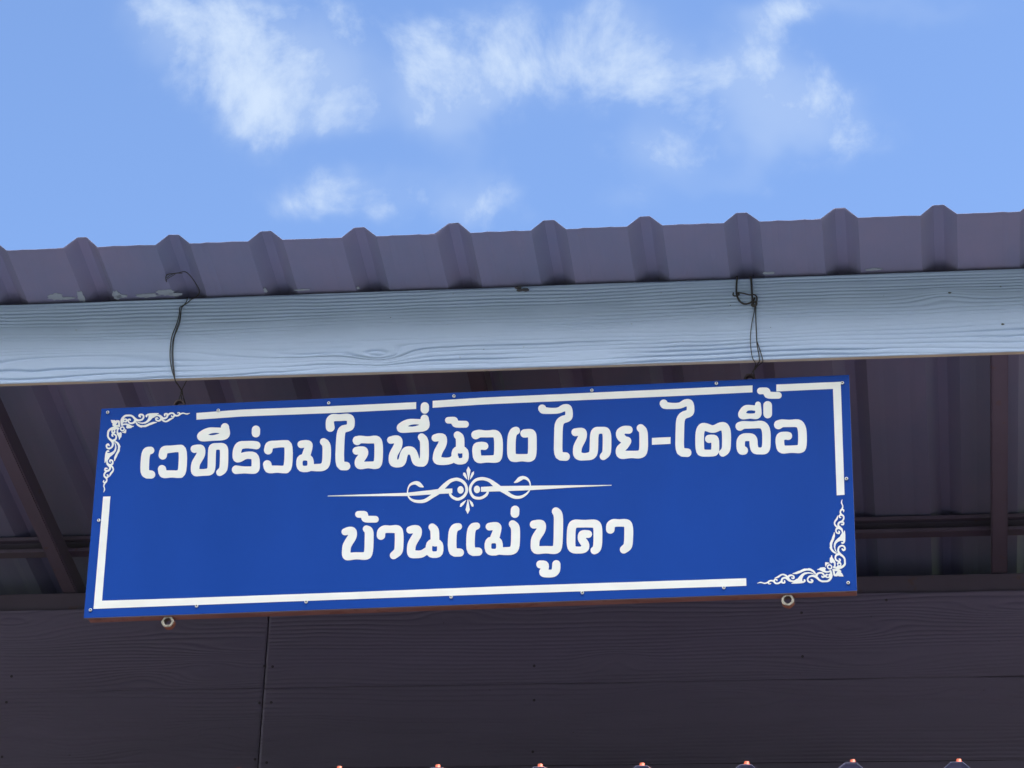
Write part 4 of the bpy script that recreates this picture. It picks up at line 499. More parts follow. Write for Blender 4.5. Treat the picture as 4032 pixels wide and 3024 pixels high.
 'm05': [[-18.7,-74.5,-25.3,-74.9,-29.7,-76.1,-32.5,-77.6,-36.1,-80.8,-38.8,-84.7,-41.7,-90.8,-43.2,-97.8,-44.0,-106.3,-44.5,-118.8,-44.5,-135.1,-42.8,-149.1,-39.5,-157.8,-37.2,-161.0,-34.7,-162.9,-28.8,-166.3,-25.1,-167.5,-11.3,-167.6,-7.7,-166.8,-5.4,-165.4,-3.4,-163.1,-2.3,-160.8,-1.7,-157.8,-2.0,-154.7,-2.8,-152.3,-4.5,-149.5,-6.6,-147.5,-8.9,-146.2,-11.1,-145.5,-20.2,-144.6,-21.0,-143.8,-21.2,-143.0,-22.0,-135.2,-22.2,-120.5,-22.0,-108.8,-21.5,-102.6,-20.9,-99.5,-19.8,-96.4,-18.9,-95.2,-13.1,-92.8,-11.0,-91.2,-9.2,-88.3,-8.5,-85.2,-8.7,-82.8,-9.1,-81.2,-9.8,-79.6,-11.3,-77.6,-12.8,-76.3,-15.0,-75.1,-16.5,-74.6]],
 'm06': [[28.7,-74.8,22.2,-75.1,17.8,-76.3,15.6,-77.4,12.9,-79.6,11.6,-81.1,9.0,-84.9,6.4,-90.7,4.9,-98.0,4.1,-106.6,3.6,-119.0,3.6,-135.3,4.7,-147.0,5.2,-149.4,8.2,-157.2,9.5,-159.5,11.0,-161.2,13.2,-162.9,18.9,-166.2,20.6,-166.9,22.8,-167.4,36.6,-167.4,40.2,-166.5,42.7,-164.8,44.5,-162.6,45.6,-160.3,46.2,-157.2,45.9,-154.1,45.0,-151.3,43.5,-148.9,41.3,-146.7,39.0,-145.4,36.8,-144.7,27.4,-144.1,26.6,-143.3,25.8,-135.5,25.7,-120.7,26.0,-109.0,26.5,-102.8,27.2,-99.0,28.0,-96.7,29.0,-95.1,34.3,-93.1,36.4,-91.4,38.3,-88.5,38.9,-85.4,38.7,-83.1,38.3,-81.5,37.6,-79.9,36.1,-77.8,34.6,-76.5,32.4,-75.3,30.9,-74.9]],
 'm07': [[122.7,-72.3,120.5,-72.7,119.1,-73.3,116.5,-75.3,114.5,-78.3,113.8,-81.4,113.9,-84.5,114.6,-86.9,115.7,-89.0,117.9,-92.1,119.2,-94.9,120.0,-98.8,120.3,-103.5,120.4,-130.7,119.9,-140.0,119.3,-143.8,118.8,-145.2,118.1,-145.9,116.7,-146.3,114.5,-146.5,100.7,-146.6,100.0,-146.5,99.3,-146.1,98.8,-136.8,96.6,-128.1,95.3,-125.8,90.4,-120.1,90.1,-119.3,93.6,-103.2,94.9,-93.1,94.4,-88.4,93.7,-86.0,92.5,-83.6,90.0,-80.4,87.1,-78.0,82.7,-76.1,80.5,-75.7,73.1,-75.4,66.6,-76.1,60.0,-77.5,57.2,-79.0,55.0,-81.3,53.7,-84.3,53.4,-85.9,53.4,-88.2,53.9,-90.6,54.6,-92.2,56.8,-95.2,59.0,-96.9,61.9,-98.0,64.1,-98.2,70.7,-97.6,71.4,-97.6,72.2,-98.4,70.8,-103.0,67.2,-112.2,66.2,-116.0,65.2,-116.7,61.6,-117.7,60.2,-118.5,58.7,-119.7,54.9,-124.1,53.5,-127.2,51.7,-134.8,51.9,-146.5,54.0,-155.1,54.9,-157.4,55.9,-158.9,59.6,-163.2,61.1,-164.5,64.0,-166.0,69.1,-167.8,71.3,-168.3,81.5,-168.6,90.2,-166.3,101.8,-168.0,110.5,-168.6,117.8,-168.7,122.1,-168.4,127.9,-166.8,132.2,-164.6,135.8,-161.8,137.4,-160.0,138.6,-157.9,141.1,-152.4,142.8,-143.2,143.4,-133.2,143.5,-119.2,143.3,-103.7,142.7,-95.9,142.0,-91.9,140.6,-87.2,138.5,-83.2,137.4,-81.6,133.7,-77.8,128.5,-73.9,125.6,-72.6], [71.7,-134.1,77.9,-134.2,80.1,-134.9,80.9,-135.5,81.8,-139.2,82.0,-145.4,81.4,-148.5,81.1,-149.2,80.4,-149.8,78.3,-150.3,73.2,-150.1,71.0,-149.5,70.0,-148.8,69.1,-145.6,69.0,-137.9,69.9,-134.8]],
 'm08': [[127.9,-31.7,125.0,-32.5,122.8,-33.7,121.0,-35.4,119.5,-37.7,118.3,-41.5,117.9,-53.3,118.2,-55.6,118.9,-58.0,120.2,-60.4,121.5,-62.0,123.3,-63.5,125.5,-64.8,127.7,-65.5,129.9,-65.7,132.8,-65.3,135.2,-64.2,137.8,-61.9,139.3,-59.7,140.4,-55.8,140.8,-44.1,140.5,-41.7,139.8,-39.3,138.4,-36.9,136.7,-34.9,134.5,-33.2,132.3,-32.2,130.1,-31.8]],
 'm09': [[234.9,-41.0,231.3,-42.0,228.4,-44.1,227.0,-46.0,226.1,-47.8,225.4,-51.7,225.5,-54.0,226.2,-56.4,229.7,-62.8,230.6,-68.3,230.9,-74.5,230.8,-123.5,230.3,-138.9,229.7,-146.6,229.1,-148.1,228.1,-148.4,225.9,-148.5,210.0,-147.5,197.0,-147.3,194.8,-147.1,194.1,-146.5,193.9,-145.2,194.1,-136.7,194.5,-133.6,195.1,-131.3,197.7,-126.0,204.1,-116.1,207.0,-110.8,209.3,-104.7,210.4,-99.3,210.8,-92.3,210.0,-86.9,208.9,-83.7,205.8,-78.9,202.8,-76.4,198.2,-74.4,192.4,-73.7,186.6,-73.8,177.2,-75.2,174.5,-76.0,172.8,-77.0,171.4,-78.2,169.4,-81.3,168.6,-84.3,168.7,-88.2,170.1,-92.0,172.3,-94.8,174.6,-96.4,177.5,-97.5,180.4,-97.7,185.5,-97.2,186.6,-97.6,186.5,-98.3,185.4,-100.6,178.6,-111.2,175.1,-118.1,173.2,-123.4,172.4,-127.2,171.8,-131.9,171.4,-145.0,171.9,-151.2,172.4,-153.6,173.5,-157.5,174.7,-159.8,177.7,-163.7,180.6,-166.0,184.2,-167.8,189.3,-168.9,194.4,-169.0,205.2,-168.1,210.2,-167.9,215.3,-168.2,225.4,-169.8,231.2,-170.4,236.3,-170.2,241.3,-168.8,243.5,-167.8,247.8,-164.4,250.0,-161.3,252.7,-153.0,254.1,-140.7,254.7,-124.4,254.9,-101.2,254.8,-75.5,254.2,-66.1,253.4,-61.4,252.2,-56.7,250.3,-52.3,247.8,-48.7,245.9,-46.6,242.2,-43.4,240.8,-42.4,237.8,-41.3]],
 'm10': [[237.4,-187.8,234.5,-188.4,232.3,-189.6,230.5,-191.4,229.0,-193.6,228.0,-197.4,227.6,-207.4,227.2,-211.2,226.7,-212.7,226.1,-213.3,225.4,-213.5,219.6,-213.2,218.9,-213.0,218.5,-212.4,219.6,-204.8,219.0,-198.6,218.2,-196.3,217.2,-194.7,214.8,-191.5,212.9,-189.9,210.7,-188.8,205.6,-187.3,196.9,-186.9,194.8,-187.0,192.9,-187.6,191.2,-188.5,189.7,-189.8,188.1,-192.0,187.2,-194.3,186.9,-196.6,187.1,-199.7,188.5,-203.2,190.7,-205.9,193.6,-207.8,197.2,-208.7,198.0,-209.3,195.2,-214.6,194.7,-218.4,195.1,-222.2,195.8,-224.6,196.7,-226.5,198.2,-228.4,201.1,-230.7,204.0,-232.3,206.2,-233.0,212.7,-234.1,220.6,-234.5,226.3,-234.4,232.0,-233.6,234.4,-233.0,238.9,-230.8,243.1,-227.2,246.4,-222.5,248.5,-216.7,249.3,-209.8,249.2,-198.3,248.1,-194.4,246.8,-192.2,245.3,-190.6,243.9,-189.5,241.7,-188.4,239.5,-187.8]],
 'm11': [[284.2,-77.5,279.9,-78.6,277.7,-79.6,273.6,-82.6,272.1,-84.1,271.0,-85.6,268.4,-90.7,266.3,-98.4,265.3,-106.4,264.8,-117.2,264.6,-131.9,264.9,-142.0,266.0,-151.3,267.7,-157.5,269.0,-160.1,272.6,-165.0,277.6,-168.7,282.7,-170.6,289.2,-171.6,301.5,-171.9,307.2,-171.3,312.3,-169.8,315.9,-167.9,318.7,-165.3,320.7,-162.8,322.1,-159.7,322.6,-158.2,323.3,-153.6,323.1,-148.2,322.1,-143.5,320.2,-138.8,317.7,-134.9,314.7,-130.9,314.1,-129.3,314.9,-128.8,320.0,-129.4,322.1,-129.4,325.0,-128.4,327.2,-126.8,328.4,-125.3,329.2,-123.7,330.0,-120.7,329.9,-117.6,328.9,-114.4,327.9,-112.8,326.5,-111.2,323.5,-109.3,321.3,-108.7,311.9,-107.5,307.6,-107.6,302.5,-108.8,300.4,-109.8,297.5,-112.2,295.7,-114.6,294.1,-118.4,293.3,-123.0,293.2,-129.2,293.9,-133.9,295.2,-137.8,297.7,-142.5,301.9,-148.9,302.3,-150.4,302.2,-152.0,301.4,-152.6,300.6,-152.8,297.0,-152.8,291.3,-152.4,289.1,-152.0,288.0,-151.4,287.6,-150.6,287.1,-142.9,287.2,-118.9,287.6,-109.6,288.2,-104.2,289.0,-101.1,289.4,-100.4,290.2,-100.0,293.1,-99.6,312.6,-100.1,328.5,-101.1,332.1,-101.8,332.8,-102.4,333.2,-103.8,333.7,-108.4,334.0,-116.2,334.0,-137.8,333.5,-147.9,332.8,-153.2,331.9,-154.7,328.8,-157.6,327.3,-159.9,326.5,-163.0,326.8,-166.9,328.0,-170.0,329.6,-172.1,331.7,-173.8,334.6,-175.1,337.5,-175.3,339.6,-174.9,344.7,-172.7,346.6,-171.5,350.5,-167.8,353.3,-162.5,354.5,-158.7,355.6,-153.4,356.4,-146.5,356.7,-140.3,356.8,-117.1,356.3,-106.3,355.4,-99.3,353.8,-93.8,352.9,-91.4,350.4,-87.4,347.9,-84.6,342.8,-81.2,340.7,-80.4,335.6,-79.2,327.6,-78.9,312.5,-79.4,301.6,-78.6,292.9,-77.4,286.4,-77.2]],
 'm12': [[385.6,-80.0,381.3,-80.7,376.9,-82.6,372.7,-85.8,369.5,-89.5,367.3,-94.1,366.3,-99.5,366.1,-108.0,366.5,-111.1,367.4,-113.4,368.4,-115.0,369.7,-116.6,371.3,-118.0,372.7,-118.8,374.9,-119.7,377.0,-120.1,379.2,-120.0,381.3,-119.4,383.9,-118.0,385.7,-116.3,387.0,-114.3,388.2,-110.4,388.5,-103.5,388.7,-102.7,389.4,-102.0,392.1,-101.4,400.0,-101.4,411.6,-102.3,412.3,-102.4,412.9,-103.0,413.4,-107.6,413.4,-120.8,412.8,-140.8,412.0,-149.3,411.6,-150.8,410.9,-151.8,405.1,-157.1,403.6,-158.9,402.2,-161.9,401.8,-165.0,402.0,-167.3,402.8,-169.7,404.1,-172.0,405.9,-173.9,408.0,-175.3,410.2,-176.0,413.0,-176.3,415.2,-175.9,417.3,-174.9,423.8,-170.7,428.1,-167.2,430.2,-164.5,431.5,-162.4,432.9,-159.3,434.0,-155.5,435.0,-149.4,435.4,-143.3,436.2,-121.7,436.2,-113.2,435.8,-106.2,434.3,-97.7,432.4,-92.2,431.5,-90.6,428.4,-86.6,426.0,-84.6,420.9,-82.2,413.7,-81.1,401.5,-81.5,395.7,-81.0,390.6,-80.2]],
 'flourish': [[4.2,85.0,-0.7,74.1,5.0,45.7,6.0,45.5,6.3,46.1,10.1,74.0], [18.9,70.1,14.1,66.8,13.8,66.4,10.5,57.1,9.3,47.8,9.4,47.2,14.9,54.2,19.2,62.8,19.1,69.9], [-5.0,67.7,-8.9,67.3,-9.2,61.8,-9.1,61.3,-3.8,53.4,2.0,47.7,2.4,47.5,-0.7,60.9,-4.1,67.6], [145.7,51.1,143.5,50.7,140.1,49.6,137.9,48.5,135.8,46.9,133.4,44.2,131.1,41.0,125.2,34.3,125.0,33.8,125.2,32.9,125.6,32.4,126.5,32.1,131.7,32.7,134.7,33.5,138.2,35.0,149.3,41.7,151.0,42.0,152.8,41.7,155.4,40.8,158.4,39.3,160.9,37.3,162.8,35.1,164.5,32.5,165.7,29.2,166.6,25.0,166.7,23.1,166.5,22.9,90.7,25.2,82.7,32.0,69.3,42.3,63.8,45.9,61.2,47.3,56.3,49.4,51.5,50.9,47.2,51.9,43.2,52.6,40.6,52.7,36.7,52.6,31.9,51.9,27.2,50.7,24.2,49.5,22.0,48.3,20.1,46.9,16.5,43.3,13.3,39.2,10.6,34.7,8.7,30.5,7.4,25.9,6.9,21.3,7.1,16.6,8.1,11.9,9.7,7.1,12.2,1.9,13.6,-0.5,15.4,-2.9,17.6,-5.1,19.8,-6.7,22.0,-7.9,25.0,-9.1,29.8,-10.2,33.7,-10.6,35.9,-10.5,40.6,-9.8,42.8,-9.1,46.2,-7.7,50.5,-5.1,55.2,-1.1,56.5,0.4,57.5,2.3,59.7,7.8,59.5,9.6,58.9,11.0,58.6,11.1,88.8,10.6,100.2,3.5,112.0,-4.8,121.1,-9.8,125.9,-11.6,129.0,-12.4,132.0,-12.8,136.8,-12.9,140.2,-12.6,145.4,-11.5,150.1,-9.4,154.8,-6.4,158.6,-3.2,162.2,0.5,165.0,4.3,167.1,8.1,167.9,10.2,168.4,10.3,278.3,13.0,380.1,14.1,380.2,14.6,380.1,15.4,379.7,15.5,169.9,22.8,169.7,23.0,169.0,30.0,167.9,34.2,166.4,38.0,165.5,39.9,163.1,43.4,161.5,45.3,159.7,46.7,157.9,48.0,154.4,49.8,150.0,51.0,147.9,51.2], [-26.9,54.1,-32.1,53.7,-39.1,52.3,-44.3,50.4,-49.4,47.4,-55.0,43.1,-63.0,36.0,-65.7,33.3,-74.5,23.6,-74.9,23.6,-153.3,17.2,-153.5,19.4,-153.4,23.2,-152.7,27.3,-151.5,31.0,-150.1,33.8,-148.3,35.9,-146.1,37.6,-143.5,38.7,-139.6,39.6,-135.3,39.6,-133.9,39.1,-132.6,38.3,-129.9,36.5,-126.3,33.6,-122.8,31.6,-120.6,31.0,-117.5,30.6,-113.6,30.4,-112.7,31.0,-112.5,31.7,-112.7,32.6,-115.9,37.4,-119.8,42.3,-122.3,44.9,-124.5,46.7,-127.6,48.2,-129.9,48.9,-133.4,49.2,-138.6,48.3,-144.2,46.1,-148.1,43.7,-150.8,40.9,-153.4,36.3,-155.3,30.3,-156.3,23.8,-156.5,17.2,-156.8,16.9,-366.6,17.8,-367.0,17.5,-367.0,17.0,-366.9,16.6,-366.5,16.4,-155.2,7.9,-154.8,7.8,-153.4,4.5,-152.3,2.5,-149.6,-1.3,-146.5,-4.5,-144.7,-6.0,-140.7,-8.6,-135.9,-10.9,-130.1,-12.4,-124.0,-13.4,-117.9,-13.8,-113.1,-13.6,-110.5,-13.2,-106.2,-12.0,-103.2,-10.8,-97.6,-7.7,-86.5,-0.1,-75.3,6.6,-70.2,10.1,-45.8,10.6,-45.5,10.0,-44.4,5.3,-43.0,2.5,-40.3,-0.9,-37.2,-4.0,-33.2,-6.8,-27.5,-9.6,-24.9,-10.4,-22.7,-10.8,-19.6,-10.8,-17.1,-10.3,-14.5,-9.5,-9.3,-6.9,-5.0,-4.0,-1.6,-0.3,-0.0,2.0,1.9,5.6,4.1,11.1,4.9,15.8,5.0,19.5,4.8,21.8,4.4,24.6,3.4,28.9,1.6,33.7,0.3,36.0,-2.2,40.0,-5.8,44.4,-9.8,47.9,-14.6,50.7,-20.8,53.1,-24.7,54.0], [38.6,44.2,42.5,44.0,46.1,43.4,53.5,41.0,57.4,39.0,59.4,37.6,61.6,35.7,71.2,25.4,39.0,25.0,39.3,11.4,54.1,11.1,54.6,10.8,51.9,6.2,50.4,4.4,46.4,1.4,41.8,-1.2,37.0,-2.6,33.6,-2.9,28.3,-2.1,24.8,-1.0,21.8,0.8,19.3,3.5,16.8,7.5,15.0,11.6,13.9,15.4,13.4,18.6,13.6,22.4,14.3,26.1,16.3,31.0,18.4,34.3,21.4,37.9,24.3,40.5,26.1,41.6,29.5,43.0,33.4,43.7], [-28.5,45.3,-25.4,45.3,-20.6,44.0,-15.7,41.9,-12.2,39.6,-8.2,35.6,-5.7,32.1,-4.0,28.8,-3.0,25.4,-2.6,23.1,-2.1,17.9,-2.5,13.7,-3.7,10.6,-5.9,6.4,-8.5,3.3,-11.7,0.8,-15.1,-1.2,-17.3,-2.2,-20.7,-3.1,-22.4,-3.1,-25.1,-2.4,-30.3,0.1,-34.6,3.0,-37.0,5.4,-38.2,6.9,-39.0,8.8,-39.4,10.7,-36.7,10.8,-36.5,11.0,-36.8,23.2,-36.8,23.7,-37.0,23.9,-56.2,23.8,-56.8,24.1,-45.7,36.7,-41.8,40.4,-39.7,41.8,-36.2,43.4,-32.3,44.6], [26.3,28.9,24.2,27.9,22.4,26.2,21.2,24.2,20.6,22.1,20.2,18.8,20.6,16.0,21.4,13.6,22.8,11.3,24.6,9.6,26.4,8.6,28.5,8.0,31.1,8.5,32.8,9.4,34.2,10.7,35.5,13.0,36.3,15.3,36.5,18.6,36.2,20.9,35.4,23.3,33.8,25.9,32.0,27.6,30.3,28.6,28.1,29.1], [-17.2,29.3,-19.3,28.3,-20.6,27.0,-22.2,24.4,-22.9,22.1,-23.1,19.8,-22.7,16.5,-21.9,14.1,-20.7,12.2,-18.9,10.2,-16.7,9.0,-14.5,8.5,-12.7,8.8,-10.5,9.9,-8.9,11.5,-7.7,13.5,-7.0,15.8,-6.7,18.6,-7.1,21.4,-8.1,24.3,-9.3,26.2,-11.0,28.0,-13.2,29.2,-15.0,29.6], [159.5,10.4,164.0,10.4,164.3,10.2,163.2,8.3,160.7,5.5,158.5,3.6,155.5,1.4,149.9,-1.8,145.2,-3.5,140.9,-4.4,136.6,-4.6,132.3,-4.3,130.1,-3.8,128.0,-3.1,124.5,-1.5,120.5,0.9,117.0,3.4,109.4,10.2,110.0,10.5], [-96.2,9.4,-92.4,9.5,-91.7,9.2,-100.5,2.6,-105.6,-0.8,-109.5,-2.7,-113.0,-3.9,-116.9,-4.5,-121.2,-4.8,-126.5,-4.6,-132.1,-3.9,-136.5,-2.9,-140.1,-1.6,-143.6,0.3,-146.3,2.3,-148.6,4.7,-150.6,7.6,-150.4,8.0,-150.0,8.0], [4.6,-9.3,-0.4,-38.0,5.1,-48.7,5.6,-49.3,10.7,-38.5,10.7,-38.0,6.3,-9.9,5.9,-9.3], [9.0,-9.6,8.6,-10.0,11.8,-20.9,15.5,-28.5,15.9,-29.0,19.4,-29.9,19.7,-29.6,20.5,-25.0,17.5,-17.9], [0.3,-10.4,-7.0,-14.8,-14.2,-20.6,-15.6,-28.1,-12.7,-28.9,-12.3,-28.8,-5.3,-22.0,0.4,-11.1,0.6,-10.6]],
